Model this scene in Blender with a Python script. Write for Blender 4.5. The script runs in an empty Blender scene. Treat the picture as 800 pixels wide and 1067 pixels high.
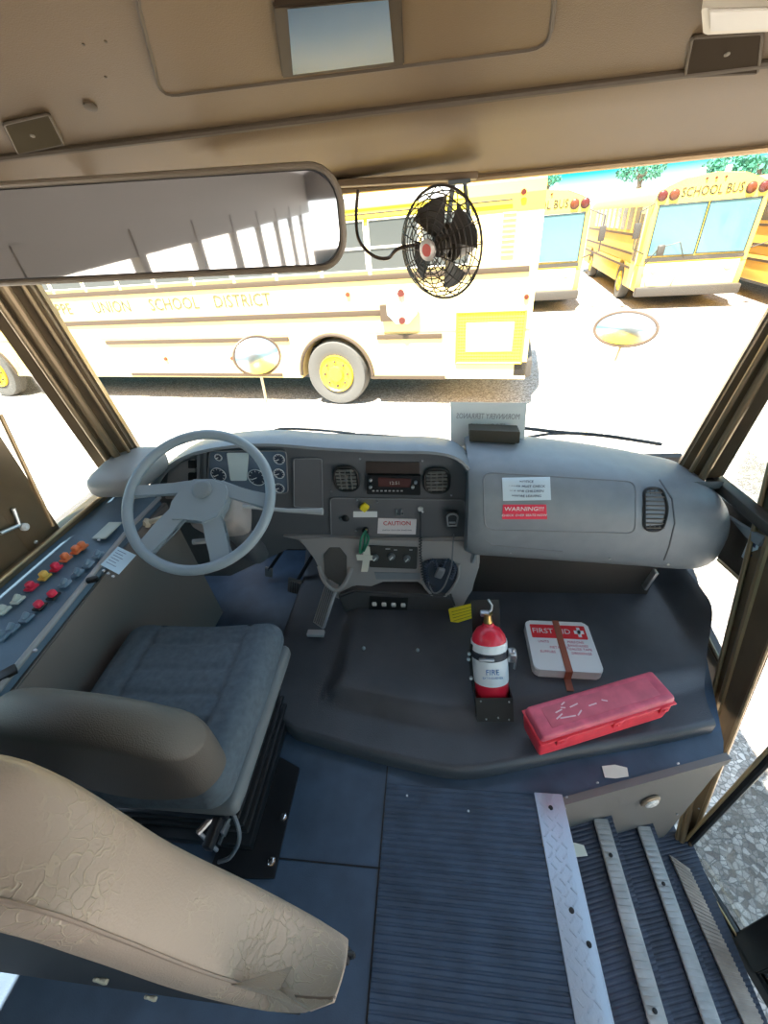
import bpy, bmesh, math, random
from mathutils import Vector, Matrix
C = bpy.context.scene.collection
V = Vector
PI = math.pi
random.seed(4)

# ------------------------------------------------------------------ camera
FPX = 430.0
_f = V((450-400, 233-533.5, FPX)).normalized()          # bus-forward direction seen from the camera
_h = V((1, -.09, 0))
_u = _f.cross(_h)
if _u.y > 0: _u = -_u
_u.normalize()
_r = _f.cross(-_u)
if _r.x < 0: _r = -_r
_r.normalize()
CAMPOS = V((0, 0, 1.5))
cam = bpy.data.cameras.new('camera'); camo = bpy.data.objects.new('camera', cam); C.objects.link(camo)
right = V((_r.x, _f.x, _u.x)); down = V((_r.y, _f.y, _u.y)); fwd = V((_r.z, _f.z, _u.z))
camo.matrix_world = Matrix(((right.x, -down.x, -fwd.x, CAMPOS.x), (right.y, -down.y, -fwd.y, CAMPOS.y), (right.z, -down.z, -fwd.z, CAMPOS.z), (0, 0, 0, 1)))
cam.sensor_fit = 'HORIZONTAL'; cam.sensor_width = 36; cam.lens = FPX/800*36; cam.clip_start = .01; cam.clip_end = 500
bpy.context.scene.camera = camo

# ------------------------------------------------------------------ sky, sun, exposure
sc = bpy.context.scene
sc.view_settings.view_transform = 'Standard'; sc.view_settings.look = 'None'
sc.view_settings.exposure = 0.22; sc.view_settings.gamma = 1; sc.view_settings.use_curve_mapping = False
w = bpy.data.worlds.new('sky'); sc.world = w; w.use_nodes = True
nt = w.node_tree; bg = nt.nodes['Background']
tc = nt.nodes.new('ShaderNodeTexCoord'); sx = nt.nodes.new('ShaderNodeSeparateXYZ'); rp = nt.nodes.new('ShaderNodeValToRGB')
nt.links.new(tc.outputs['Generated'], sx.inputs[0]); nt.links.new(sx.outputs['Z'], rp.inputs[0]); nt.links.new(rp.outputs[0], bg.inputs[0])
cr = rp.color_ramp
cr.elements[0].position = 0.0; cr.elements[0].color = (.9, .93, .93, 1)
cr.elements[1].position = 1.0; cr.elements[1].color = (.42, .60, .85, 1)
for p, c in ((.028, (.7, .8, .8, 1)), (.052, (.01, .36, .37, 1)), (.2, (.05, .40, .52, 1)), (.4, (.5, .66, .85, 1))):
    e = cr.elements.new(p); e.color = c
bg.inputs[1].default_value = 2.4
sd = bpy.data.lights.new('sun', 'SUN'); so = bpy.data.objects.new('sun', sd); C.objects.link(so)
sd.energy = 27; sd.color = (1, .95, .86); sd.angle = .009
SUNDIR = V((-.16, -.34, .90)).normalized()
so.rotation_euler = SUNDIR.to_track_quat('Z', 'Y').to_euler()

# ------------------------------------------------------------------ helpers
def ray(px, py):
    x, y = px-400, py-533.5
    return right*x + down*y + fwd*FPX
def at(px, py, X=None, Y=None, Z=None, plane=None):
    d = ray(px, py)
    if X is not None: t = (X-CAMPOS.x)/d.x
    elif Y is not None: t = (Y-CAMPOS.y)/d.y
    elif Z is not None: t = (Z-CAMPOS.z)/d.z
    else: t = (plane[0]-CAMPOS).dot(plane[1])/d.dot(plane[1])
    return CAMPOS + d*t

MATS = {}
def mat(name, col, rough=.6, metal=0, noise=0, nscale=20, bump=0, bscale=200, spec=.5, emit=None, coat=0):
    if name in MATS: return MATS[name]
    m = bpy.data.materials.new(name); m.use_nodes = True; MATS[name] = m
    n = m.node_tree.nodes; l = m.node_tree.links; b = n['Principled BSDF']
    b.inputs['Base Color'].default_value = (*col, 1); b.inputs['Roughness'].default_value = rough
    b.inputs['Metallic'].default_value = metal; b.inputs['Specular IOR Level'].default_value = spec
    b.inputs['Coat Weight'].default_value = coat
    if emit: b.inputs['Emission Color'].default_value = (*emit[0], 1); b.inputs['Emission Strength'].default_value = emit[1]
    t = n.new('ShaderNodeTexCoord')
    if noise:
        x = n.new('ShaderNodeTexNoise'); x.inputs['Scale'].default_value = nscale; x.inputs['Detail'].default_value = 5
        l.new(t.outputs['Object'], x.inputs['Vector'])
        mx = n.new('ShaderNodeMix'); mx.data_type = 'RGBA'
        mx.inputs[6].default_value = (*[c*(1-noise) for c in col], 1); mx.inputs[7].default_value = (*[min(1, c*(1+noise)) for c in col], 1)
        mr = n.new('ShaderNodeMapRange'); mr.inputs[1].default_value = .3; mr.inputs[2].default_value = .7
        l.new(x.outputs[0], mr.inputs[0]); l.new(mr.outputs[0], mx.inputs[0]); l.new(mx.outputs[2], b.inputs['Base Color'])
    if bump:
        x = n.new('ShaderNodeTexNoise'); x.inputs['Scale'].default_value = bscale; x.inputs['Detail'].default_value = 3
        l.new(t.outputs['Object'], x.inputs['Vector'])
        bp = n.new('ShaderNodeBump'); bp.inputs['Strength'].default_value = bump; bp.inputs['Distance'].default_value = .002
        l.new(x.outputs[0], bp.inputs['Height']); l.new(bp.outputs[0], b.inputs['Normal'])
    return m
def glass(name, tint=(.93, .97, .96), refl=.6):
    if name in MATS: return MATS[name]
    m = bpy.data.materials.new(name); m.use_nodes = True; MATS[name] = m
    n = m.node_tree.nodes; l = m.node_tree.links; n.clear()
    o = n.new('ShaderNodeOutputMaterial'); t = n.new('ShaderNodeBsdfTransparent'); t.inputs[0].default_value = (*tint, 1)
    g = n.new('ShaderNodeBsdfGlossy'); g.inputs['Roughness'].default_value = .01
    f = n.new('ShaderNodeFresnel'); f.inputs[0].default_value = 1.45
    k = n.new('ShaderNodeMath'); k.operation = 'MULTIPLY'; k.inputs[1].default_value = refl
    mx = n.new('ShaderNodeMixShader'); l.new(f.outputs[0], k.inputs[0]); l.new(k.outputs[0], mx.inputs[0])
    l.new(t.outputs[0], mx.inputs[1]); l.new(g.outputs[0], mx.inputs[2]); l.new(mx.outputs[0], o.inputs[0])
    return m

WM = {}
def tag(o, label=None, cat=None, group=None, kind=None):
    if label: o['label'] = label
    if cat: o['category'] = cat
    if group: o['group'] = group
    if kind: o['kind'] = kind
    return o
def thing(name, label, cat, loc=(0, 0, 0), rotz=0, group=None):
    o = bpy.data.objects.new(name, None); C.objects.link(o); o.empty_display_size = .1
    o.location = loc; o.rotation_euler = (0, 0, rotz)
    WM[o] = Matrix.Translation(loc) @ Matrix.Rotation(rotz, 4, 'Z')
    return tag(o, label, cat, group)
def copy_tree(o, parent=None):
    c = o.copy(); C.objects.link(c)
    if parent is not None:
        inv = o.matrix_parent_inverse.copy(); c.parent = parent; c.matrix_parent_inverse = inv
    for ch in [x for x in bpy.data.objects if x.parent == o and x != c]: copy_tree(ch, c)
    return c

class MB:
    def __init__(s): s.bm = bmesh.new()
    def face(s, pts):
        vs = [s.bm.verts.new(p) for p in pts]; return s.bm.faces.new(vs)
    def box(s, c, size, R=None, bev=0, seg=2):
        t = bmesh.new(); bmesh.ops.create_cube(t, size=1)
        for v in t.verts: v.co = V((v.co.x*size[0], v.co.y*size[1], v.co.z*size[2]))
        if bev: bmesh.ops.bevel(t, geom=list(t.edges), offset=min(bev, min(size)*.45), segments=seg, affect='EDGES', profile=.5)
        M = Matrix.Translation(c) @ (R.to_4x4() if R else Matrix.Identity(4))
        t.transform(M); s.add(t); return s
    def add(s, t):
        me = bpy.data.meshes.new('t'); t.to_mesh(me); t.free(); s.bm.from_mesh(me); bpy.data.meshes.remove(me); return s
    def rbox(s, c, size, r, n=8, f=None, R=None):
        t = bmesh.new(); bmesh.ops.create_cube(t, size=1); bmesh.ops.subdivide_edges(t, edges=list(t.edges), cuts=n, use_grid_fill=True)
        h = V(size)/2
        for v in t.verts:
            # spread towards edges for finer corners
            p = V([math.sin(q*PI)*.5 for q in v.co]); p = V((p.x*size[0], p.y*size[1], p.z*size[2]))
            q = V([max(-(h[i]-r), min(h[i]-r, p[i])) for i in range(3)]); d = p-q
            if d.length > 1e-9: p = q+d.normalized()*r
            v.co = f(p) if f else p
        M = Matrix.Translation(c) @ (R.to_4x4() if R else Matrix.Identity(4))
        t.transform(M); return s.add(t)
    def bar(s, a, b, wd, ht, up=V((0, 0, 1)), bev=0):
        a = V(a); b = V(b); d = b-a; y = d.normalized(); x = y.cross(up).normalized(); z = x.cross(y)
        return s.box((a+b)/2, (wd, d.length, ht), Matrix((x, y, z)).transposed(), bev)
    def tube(s, pts, r, seg=8, closed=False, cap=True):
        pts = [V(p) for p in pts]; n = len(pts); rings = []; px = None
        for i, p in enumerate(pts):
            if closed: d = pts[(i+1) % n]-pts[i-1]
            else: d = pts[min(i+1, n-1)]-pts[max(i-1, 0)]
            d.normalize()
            if px is None: px = d.cross(V((0, 0, 1)) if abs(d.z) < .9 else V((1, 0, 0))).normalized()
            else:
                px = (px-d*px.dot(d)); px.normalize()
            py = d.cross(px); rr = r[i] if isinstance(r, (list, tuple)) else r
            rings.append([s.bm.verts.new(p+(px*math.cos(a)+py*math.sin(a))*rr) for a in [2*PI*k/seg for k in range(seg)]])
        for i in range(n if closed else n-1):
            A, B = rings[i], rings[(i+1) % n]
            for k in range(seg): s.bm.faces.new((A[k], A[(k+1) % seg], B[(k+1) % seg], B[k]))
        if not closed and cap: s.bm.faces.new(rings[0][::-1]); s.bm.faces.new(rings[-1])
        return s
    def prism(s, pts, vec, bev=0, seg=2):
        t = bmesh.new(); vec = V(vec); a = [t.verts.new(p) for p in pts]; b = [t.verts.new(V(p)+vec) for p in pts]; n = len(pts)
        t.faces.new(a); t.faces.new(b[::-1])
        for i in range(n): t.faces.new((a[i], b[i], b[(i+1) % n], a[(i+1) % n]))
        if bev: bmesh.ops.bevel(t, geom=list(t.edges), offset=bev, segments=seg, affect='EDGES', clamp_overlap=True)
        bmesh.ops.recalc_face_normals(t, faces=t.faces)
        return s.add(t)
    def grid(s, f, nu, nv, thick=None):
        vs = [[s.bm.verts.new(f(i/nu, j/nv)) for j in range(nv+1)] for i in range(nu+1)]
        for i in range(nu):
            for j in range(nv): s.bm.faces.new((vs[i][j], vs[i+1][j], vs[i+1][j+1], vs[i][j+1]))
        return s
    def slab(s, f, nu, nv, off):
        """surface f(u,v) closed with a copy shifted by off"""
        off = V(off)
        A = [[s.bm.verts.new(f(i/nu, j/nv)) for j in range(nv+1)] for i in range(nu+1)]
        B = [[s.bm.verts.new(A[i][j].co+off) for j in range(nv+1)] for i in range(nu+1)]
        for i in range(nu):
            for j in range(nv):
                s.bm.faces.new((A[i][j], A[i+1][j], A[i+1][j+1], A[i][j+1])); s.bm.faces.new((B[i][j], B[i][j+1], B[i+1][j+1], B[i+1][j]))
        for i in range(nu):
            s.bm.faces.new((A[i][0], B[i][0], B[i+1][0], A[i+1][0])); s.bm.faces.new((A[i][nv], A[i+1][nv], B[i+1][nv], B[i][nv]))
        for j in range(nv):
            s.bm.faces.new((A[0][j], A[0][j+1], B[0][j+1], B[0][j])); s.bm.faces.new((A[nu][j], B[nu][j], B[nu][j+1], A[nu][j+1]))
        return s
    def lathe(s, prof, c=(0, 0, 0), ax=(0, 0, 1), seg=24):
        """prof: (radius, height) pairs along ax"""
        ax = V(ax).normalized(); R = V((0, 0, 1)).rotation_difference(ax).to_matrix(); c = V(c); rings = []
        for r, h in prof:
            rings.append([s.bm.verts.new(c+R @ V((r*math.cos(2*PI*k/seg), r*math.sin(2*PI*k/seg), h))) for k in range(seg)])
        for A, B in zip(rings, rings[1:]):
            for k in range(seg): s.bm.faces.new((A[k], A[(k+1) % seg], B[(k+1) % seg], B[k]))
        s.bm.faces.new(rings[0][::-1]); s.bm.faces.new(rings[-1]); return s
    def build(s, name, m, parent=None, label=None, smooth=35, kind=None):
        bmesh.ops.recalc_face_normals(s.bm, faces=s.bm.faces)
        me = bpy.data.meshes.new(name); s.bm.to_mesh(me); s.bm.free()
        me.materials.append(m); me.polygons.foreach_set('use_smooth', [True]*len(me.polygons)); me.set_sharp_from_angle(angle=math.radians(smooth))
        o = bpy.data.objects.new(name, me); C.objects.link(o)
        if parent is not None:
            o.parent = parent; o.matrix_parent_inverse = WM.get(parent, Matrix.Identity(4)).inverted()
        if label: o['label'] = label
        if kind: o['kind'] = kind
        return o
def struct(o): o['kind'] = 'structure'; return o
def text(name, s, m, size, M, parent, extrude=.0006, align='CENTER', sx=1.0):
    cu = bpy.data.curves.new('t', 'FONT'); cu.body = s; cu.size = size; cu.extrude = extrude; cu.align_x = align; cu.align_y = 'CENTER'
    cu.resolution_u = 2
    t = bpy.data.objects.new('t', cu); C.objects.link(t); bpy.context.view_layer.update()
    me = bpy.data.meshes.new_from_object(t.evaluated_get(bpy.context.evaluated_depsgraph_get()))
    bpy.data.objects.remove(t); bpy.data.curves.remove(cu)
    me.transform(M @ Matrix.Diagonal((sx, 1, 1, 1))); me.materials.clear(); me.materials.append(m); me.name = name
    o = bpy.data.objects.new(name, me); C.objects.link(o)
    if parent is not None: o.parent = parent; o.matrix_parent_inverse = WM.get(parent, Matrix.Identity(4)).inverted()
    return o
def frame(o, x, y):
    """matrix with origin o, local x and y axes"""
    x = V(x).normalized(); y = V(y); y = (y-x*y.dot(x)).normalized(); z = x.cross(y)
    return Matrix(((x.x, y.x, z.x, o[0]), (x.y, y.y, z.y, o[1]), (x.z, y.z, z.z, o[2]), (0, 0, 0, 1)))
FACE = lambda p: frame(p, (1, 0, 0), (0, 0, 1))          # faces -Y
def rrect(w, h, r, n=5):
    out = []
    for cx, cy, a0 in ((w/2-r, h/2-r, 0), (-w/2+r, h/2-r, 90), (-w/2+r, -h/2+r, 180), (w/2-r, -h/2+r, 270)):
        for k in range(n+1):
            a = math.radians(a0+90*k/n); out.append((cx+r*math.cos(a), cy+r*math.sin(a)))
    return out
def smooth01(a, b, x):
    t = max(0, min(1, (x-a)/(b-a))); return t*t*(3-2*t)
def spline(pts, n=8, closed=False):
    pts = [V(p) for p in pts]; out = []; N = len(pts)
    for i in range(N if closed else N-1):
        p0 = pts[(i-1) % N] if closed or i > 0 else pts[i]; p1 = pts[i]; p2 = pts[(i+1) % N]; p3 = pts[(i+2) % N] if closed or i+2 < N else p2
        for k in range(n):
            t = k/n; out.append(.5*((2*p1)+(p2-p0)*t+(2*p0-5*p1+4*p2-p3)*t*t+(3*p1-p0-3*p2+p3)*t**3))
    if not closed: out.append(pts[-1])
    return out

# ------------------------------------------------------------------ materials
m_floor = mat('floor_rubber', (.046, .080, .128), .42, noise=.25, nscale=9, bump=.3, bscale=300)
m_rib = mat('ribbed_rubber', (.040, .066, .108), .5, noise=.3, nscale=14, bump=.2)
m_mat = mat('engine_mat_rubber', (.060, .066, .077), .38, noise=.2, nscale=6, bump=.5, bscale=260)
m_step = mat('step_rubber', (.034, .046, .075), .5, noise=.35, nscale=18, bump=.4)
m_dash = mat('dash_plastic', (.21, .235, .26), .42, bump=.35, bscale=700, noise=.06)
m_dashl = mat('lower_dash_plastic', (.33, .315, .31), .5, bump=.35, bscale=700)
m_panel = mat('panel_plastic', (.115, .122, .135), .45, bump=.3, bscale=700)
m_black = mat('black_plastic', (.012, .012, .013), .4, bump=.2)
m_dark = mat('dark_recess', (.02, .018, .016), .8)
m_blackmetal = mat('black_metal', (.02, .021, .024), .35, metal=.3)
m_head = mat('header_vinyl', (.15, .098, .050), .55, bump=.25, bscale=500, noise=.05, nscale=4)
m_seam = mat('seam_dark', (.10, .075, .05), .6)
m_ceil = mat('ceiling_paint', (.62, .62, .64), .5, noise=.04)
m_pillar = mat('pillar_trim', (.18, .13, .078), .33, metal=.35, noise=.15, nscale=8)
m_edge = mat('pillar_edge', (.42, .30, .17), .3, metal=.6)
m_side = mat('side_wall_trim', (.17, .155, .145), .5, bump=.3)
m_seat = mat('seat_fabric', (.085, .115, .145), .85, noise=.18, nscale=60, bump=.8, bscale=900)
m_seatside = mat('seat_vinyl', (.14, .155, .165), .6, bump=.4, bscale=500)
m_back = mat('seat_back_vinyl', (.105, .093, .082), .55, bump=.5, bscale=400)
m_wheel = mat('steering_grey', (.26, .32, .37), .4, bump=.2, bscale=600)
m_chrome = mat('chrome', (.8, .8, .8), .12, metal=1)
m_steel = mat('brushed_steel', (.50, .52, .55), .35, metal=.9, noise=.1)
m_white = mat('white_plastic', (.78, .80, .82), .45)
m_paper = mat('paper', (.8, .82, .82), .8)
m_red = mat('red_paint', (.72, .02, .05), .3, coat=.3)
m_redcase = mat('red_case_plastic', (.85, .05, .075), .38, noise=.12, nscale=30, bump=.3)
m_redlid = mat('red_case_lid', (.66, .11, .17), .45, noise=.18, nscale=25, bump=.3)
m_yellow = mat('yellow_plastic', (.85, .70, .03), .5)
m_ink = mat('ink', (.05, .06, .12), .6)
m_redink = mat('red_ink', (.65, .03, .05), .5)
m_ground = None

# ground with pebbly aggregate
def ground_mat():
    m = bpy.data.materials.new('pale_aggregate'); m.use_nodes = True; n = m.node_tree.nodes; l = m.node_tree.links; b = n['Principled BSDF']
    t = n.new('ShaderNodeTexCoord'); v = n.new('ShaderNodeTexVoronoi'); v.inputs['Scale'].default_value = 42
    l.new(t.outputs['Object'], v.inputs['Vector'])
    r = n.new('ShaderNodeValToRGB'); e = r.color_ramp.elements; e[0].position = 0; e[0].color = (.27, .22, .18, 1); e[1].position = 1; e[1].color = (.80, .72, .64, 1)
    sp = n.new('ShaderNodeSeparateColor'); l.new(v.outputs['Color'], sp.inputs[0]); l.new(sp.outputs[0], r.inputs[0])
    v2 = n.new('ShaderNodeTexVoronoi'); v2.feature = 'DISTANCE_TO_EDGE'; v2.inputs['Scale'].default_value = 42; l.new(t.outputs['Object'], v2.inputs['Vector'])
    mr = n.new('ShaderNodeMapRange'); mr.inputs[1].default_value = 0; mr.inputs[2].default_value = .12; l.new(v2.outputs['Distance'], mr.inputs[0])
    mx = n.new('ShaderNodeMix'); mx.data_type = 'RGBA'; mx.inputs[6].default_value = (.20, .18, .16, 1); l.new(mr.outputs[0], mx.inputs[0]); l.new(r.outputs[0], mx.inputs[7])
    l.new(mx.outputs[2], b.inputs['Base Color']); b.inputs['Roughness'].default_value = .9
    return m
# wrinkled vinyl of the barrier
def crackle_mat():
    m = bpy.data.materials.new('crackled_beige_vinyl'); m.use_nodes = True; n = m.node_tree.nodes; l = m.node_tree.links; b = n['Principled BSDF']
    t = n.new('ShaderNodeTexCoord'); nz = n.new('ShaderNodeTexNoise'); nz.inputs['Scale'].default_value = 9; nz.inputs['Detail'].default_value = 4
    l.new(t.outputs['Object'], nz.inputs['Vector'])
    ad = n.new('ShaderNodeVectorMath'); ad.operation = 'SCALE'; ad.inputs['Scale'].default_value = .16; l.new(nz.outputs['Color'], ad.inputs[0])
    a2 = n.new('ShaderNodeVectorMath'); l.new(t.outputs['Object'], a2.inputs[0]); l.new(ad.outputs[0], a2.inputs[1])
    v = n.new('ShaderNodeTexVoronoi'); v.feature = 'DISTANCE_TO_EDGE'; v.inputs['Scale'].default_value = 55; l.new(a2.outputs[0], v.inputs['Vector'])
    mr = n.new('ShaderNodeMapRange'); mr.inputs[1].default_value = .0; mr.inputs[2].default_value = .06; l.new(v.outputs['Distance'], mr.inputs[0])
    msk = n.new('ShaderNodeTexNoise'); msk.inputs['Scale'].default_value = 7; l.new(t.outputs['Object'], msk.inputs['Vector'])
    m2 = n.new('ShaderNodeMapRange'); m2.inputs[1].default_value = .42; m2.inputs[2].default_value = .58; l.new(msk.outputs[0], m2.inputs[0])
    mxh = n.new('ShaderNodeMath'); mxh.operation = 'MAXIMUM'; l.new(mr.outputs[0], mxh.inputs[0]); l.new(m2.outputs[0], mxh.inputs[1])
    fine = n.new('ShaderNodeTexNoise'); fine.inputs['Scale'].default_value = 420; l.new(t.outputs['Object'], fine.inputs['Vector'])
    h = n.new('ShaderNodeMath'); h.operation = 'MULTIPLY_ADD'; h.inputs[1].default_value = -1; l.new(mxh.outputs[0], h.inputs[0])
    f2 = n.new('ShaderNodeMath'); f2.operation = 'MULTIPLY'; f2.inputs[1].default_value = .35; l.new(fine.outputs[0], f2.inputs[0]); l.new(f2.outputs[0], h.inputs[2])
    bp = n.new('ShaderNodeBump'); bp.inputs['Strength'].default_value = .5; bp.inputs['Distance'].default_value = .002
    l.new(h.outputs[0], bp.inputs['Height']); l.new(bp.outputs[0], b.inputs['Normal'])
    mx = n.new('ShaderNodeMix'); mx.data_type = 'RGBA'; mx.inputs[6].default_value = (.40, .33, .26, 1); mx.inputs[7].default_value = (.33, .265, .225, 1)
    l.new(mxh.outputs[0], mx.inputs[0]); l.new(mx.outputs[2], b.inputs['Base Color']); b.inputs['Roughness'].default_value = .45
    return m
# diamond plate
def plate_mat():
    m = bpy.data.materials.new('diamond_plate'); m.use_nodes = True; n = m.node_tree.nodes; l = m.node_tree.links; b = n['Principled BSDF']
    b.inputs['Base Color'].default_value = (.50, .58, .68, 1); b.inputs['Metallic'].default_value = .55; b.inputs['Roughness'].default_value = .42
    t = n.new('ShaderNodeTexCoord'); outs = []
    for ang, off in ((PI/4, 0), (-PI/4, .5)):
        mp = n.new('ShaderNodeMapping'); mp.inputs['Rotation'].default_value = (0, 0, ang); mp.inputs['Scale'].default_value = (150, 38, 1); mp.inputs['Location'].default_value = (off, off, 0)
        l.new(t.outputs['Object'], mp.inputs[0])
        s = n.new('ShaderNodeSeparateXYZ'); l.new(mp.outputs[0], s.inputs[0]); pr = []
        for ax, th in ((0, .2), (1, .35)):
            fr = n.new('ShaderNodeMath'); fr.operation = 'FRACT'; l.new(s.outputs[ax], fr.inputs[0])
            sb = n.new('ShaderNodeMath'); sb.operation = 'SUBTRACT'; sb.inputs[1].default_value = .5; l.new(fr.outputs[0], sb.inputs[0])
            ab = n.new('ShaderNodeMath'); ab.operation = 'ABSOLUTE'; l.new(sb.outputs[0], ab.inputs[0])
            lt = n.new('ShaderNodeMath'); lt.operation = 'LESS_THAN'; lt.inputs[1].default_value = th; l.new(ab.outputs[0], lt.inputs[0]); pr.append(lt)
        mu = n.new('ShaderNodeMath'); mu.operation = 'MULTIPLY'; l.new(pr[0].outputs[0], mu.inputs[0]); l.new(pr[1].outputs[0], mu.inputs[1]); outs.append(mu)
    # alternate the two directions in a checker
    ck = n.new('ShaderNodeTexChecker'); ck.inputs['Scale'].default_value = 42; l.new(t.outputs['Object'], ck.inputs[0])
    mx = n.new('ShaderNodeMix'); l.new(ck.outputs['Fac'], mx.inputs[0]); l.new(outs[0].outputs[0], mx.inputs[2]); l.new(outs[1].outputs[0], mx.inputs[3])
    bp = n.new('ShaderNodeBump'); bp.inputs['Strength'].default_value = .8; bp.inputs['Distance'].default_value = .002
    l.new(mx.outputs[0], bp.inputs['Height']); l.new(bp.outputs[0], b.inputs['Normal'])
    return m
m_ground = ground_mat(); m_vinyl = crackle_mat(); m_plate = plate_mat()
g_wind = glass('windshield_glass', (.96, .985, .98), .35); g_side = glass('side_glass', (.94, .96, .96), .5)

# ================================================================== OUTSIDE GROUND
GZ = -.95
b = MB(); b.face([(-70, -60, GZ), (80, -60, GZ), (80, 130, GZ), (-70, 130, GZ)]); struct(b.build('ground', m_ground))

# ================================================================== BUS SHELL
XL, XR = -1.27, 1.10
YB = -6.0
# floor : left smooth panels, stepwell cut out on the right
b = MB()
b.box((-.575, -2.6, -.02), (1.39, 7.2, .04)); b.box((-.22, 1.35, -.02), (2.10, .9, .04)); b.box((.68, -2.35, -.02), (.84, 2.9, .04))
b.prism([(.12, .9, -.04), (.12, .55, -.04), (.385, .58, -.04), (.82, .71, -.04), (.93, .745, -.04), (.96, .80, -.04), (1.08, 1.15, -.04), (1.08, 1.8, -.04), (.8, 1.8, -.04)], (0, 0, .04))
struct(b.build('floor', m_floor, smooth=20))
# narrow seams between the smooth panels are real strips laid over the floor
b = MB(); b.box((-.33, .38, .0012), (.36, .0035, .0024)); b.box((-.162, -.9, .0012), (.004, 3.1, .0024)); struct(b.build('trim_1', m_black))
# ribbed aisle covering
y0, y1 = -2.6, .60
n = int((y1-y0)/.0165)
b = MB()
def ribf(u, v):
    k = u*n*4; ph = (k % 4)/4
    return V((-.158+.478*v, y0+(y1-y0)*u, .006 if ph < .5 else .0025))
vs = []
for i in range(n):
    ya = y0+(y1-y0)*i/n; d = (y1-y0)/n
    xr = .305
    for yy, zz in ((ya, .005), (ya+d*.15, .008), (ya+d*.62, .008), (ya+d*.78, .005)):
        vs.append((b.bm.verts.new((-.158, yy, zz)), b.bm.verts.new((xr, yy, zz))))
for p, q in zip(vs, vs[1:]): b.bm.faces.new((p[0], p[1], q[1], q[0]))
struct(b.build('floor', m_rib, smooth=20)).name = 'floor_aisle_ribbing'

# stepwell: treads, risers, front wall
SZ = (0, -.22, -.44, -.66)
YE = -.92
def fy(x): return .572+(x-.38)*.30                        # slanting front wall of the well
b = MB()
for z, x0, x1 in ((-.22, .38, .60), (-.44, .56, .82), (-.66, .78, 1.04)):
    nb = 120
    yy0 = YE; y1_ = fy(x0)+.02
    vs = []
    for i in range(nb):
        ya = yy0+(y1_-yy0)*i/nb; d = (y1_-yy0)/nb
        for yy, zz in ((ya, 0), (ya+d*.2, .0014), (ya+d*.6, .0014), (ya+d*.8, 0)):
            vs.append((b.bm.verts.new((x0, yy, z+zz)), b.bm.verts.new((x1, yy+.066, z+zz))))
    for p, q in zip(vs, vs[1:]): b.bm.faces.new((p[0], p[1], q[1], q[0]))
    b.box(((x0+x1)/2, (yy0+y1_)/2, z-.012), (x1-x0, y1_-yy0, .02))
for x, z in ((.385, -.12), (.575, -.34), (.795, -.56)):
    b.box((x, (YE+fy(x))/2, z), (.012, fy(x)-YE, .2))
b.box((.70, -.05, -.71), (.62, 1.75, .04))
struct(b.build('floor', m_step, smooth=20)).name = 'floor_step_treads'
b = MB()
b.prism([(.38, fy(.38), -.70), (.94, fy(.94), -.70), (.94, fy(.94), -.005), (.38, fy(.38), -.005)], (-.006, .02, 0))
b.prism([(.39, fy(.39)-.004, -.03), (.95, fy(.95)-.004, -.03), (.95, fy(.95)-.004, .008), (.39, fy(.39)-.004, .008)], (-.006, .02, 0))
b.box((.74, YE-.01, -.35), (.72, .02, .7))
struct(b.build('wall_stepwell', m_side))
def nosing(x0, x1, z, yf, yb, name, m, ribs):
    b = MB(); b.box(((x0+x1)/2, (yf+yb)/2, z+.007), (x1-x0, yf-yb, .006), bev=.002); b.box((x1+.002, (yf+yb)/2, z-.012), (.005, yf-yb, .042), bev=.002)
    if ribs:
        k = int((yf-yb)/.016)
        for i in range(k): b.box(((x0+x1)/2, yb+(i+.5)*(yf-yb)/k, z+.0115), (x1-x0-.006, .008, .004))
    return b.build(name, m)
t = thing('step_nosing', 'wide pale blue diamond plate strip along the top edge of the steps', 'step edge', (.36, 0, 0), group='metal step edges')
nosing(.306, .386, .002, .60, YE, 'edge_plate', m_plate, 0).parent = t; bpy.data.objects['edge_plate'].matrix_parent_inverse = WM[t].inverted()
b = MB()
for i in range(62):
    for j in range(3):
        b.box((.320+.020*j+.004*(i % 2), .59-.0245*i-.008*(j % 2), .0125), (.0045, .019, .0018), Matrix.Rotation(PI/4 if (i+j) % 2 else -PI/4, 3, 'Z'))
b.build('raised_diamonds', m_plate, bpy.data.objects['edge_plate'])
for y in (.56, .33, .27, .02, -.3): MB().lathe([(.007, 0), (.006, .003), (.002, .004)], (.347 if y != .27 else .372, y, .012), seg=10).build('screw', m_black, t)
for x0, x1, z, lab in ((.532, .576, -.22, 'ribbed grey metal strip on the edge of the upper step'), (.752, .797, -.44, 'ribbed grey metal strip on the edge of the lower step')):
    t = thing('step_nosing', lab, 'step edge', (x1, 0, z), group='metal step edges')
    o = nosing(x0, x1, z+.003, fy(x0)+.005, YE, 'edge_plate', mat('ribbed_metal', (.46, .47, .46), .4, metal=.6, noise=.15), 1)
    o.parent = t; o.matrix_parent_inverse = WM[t].inverted()
    for y in (.52, .2, -.1): MB().lathe([(.006, 0), (.006, .003), (.002, .004)], ((x0+x1)/2, y, z+.0165), seg=10).build('screw', m_black, t)

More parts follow.
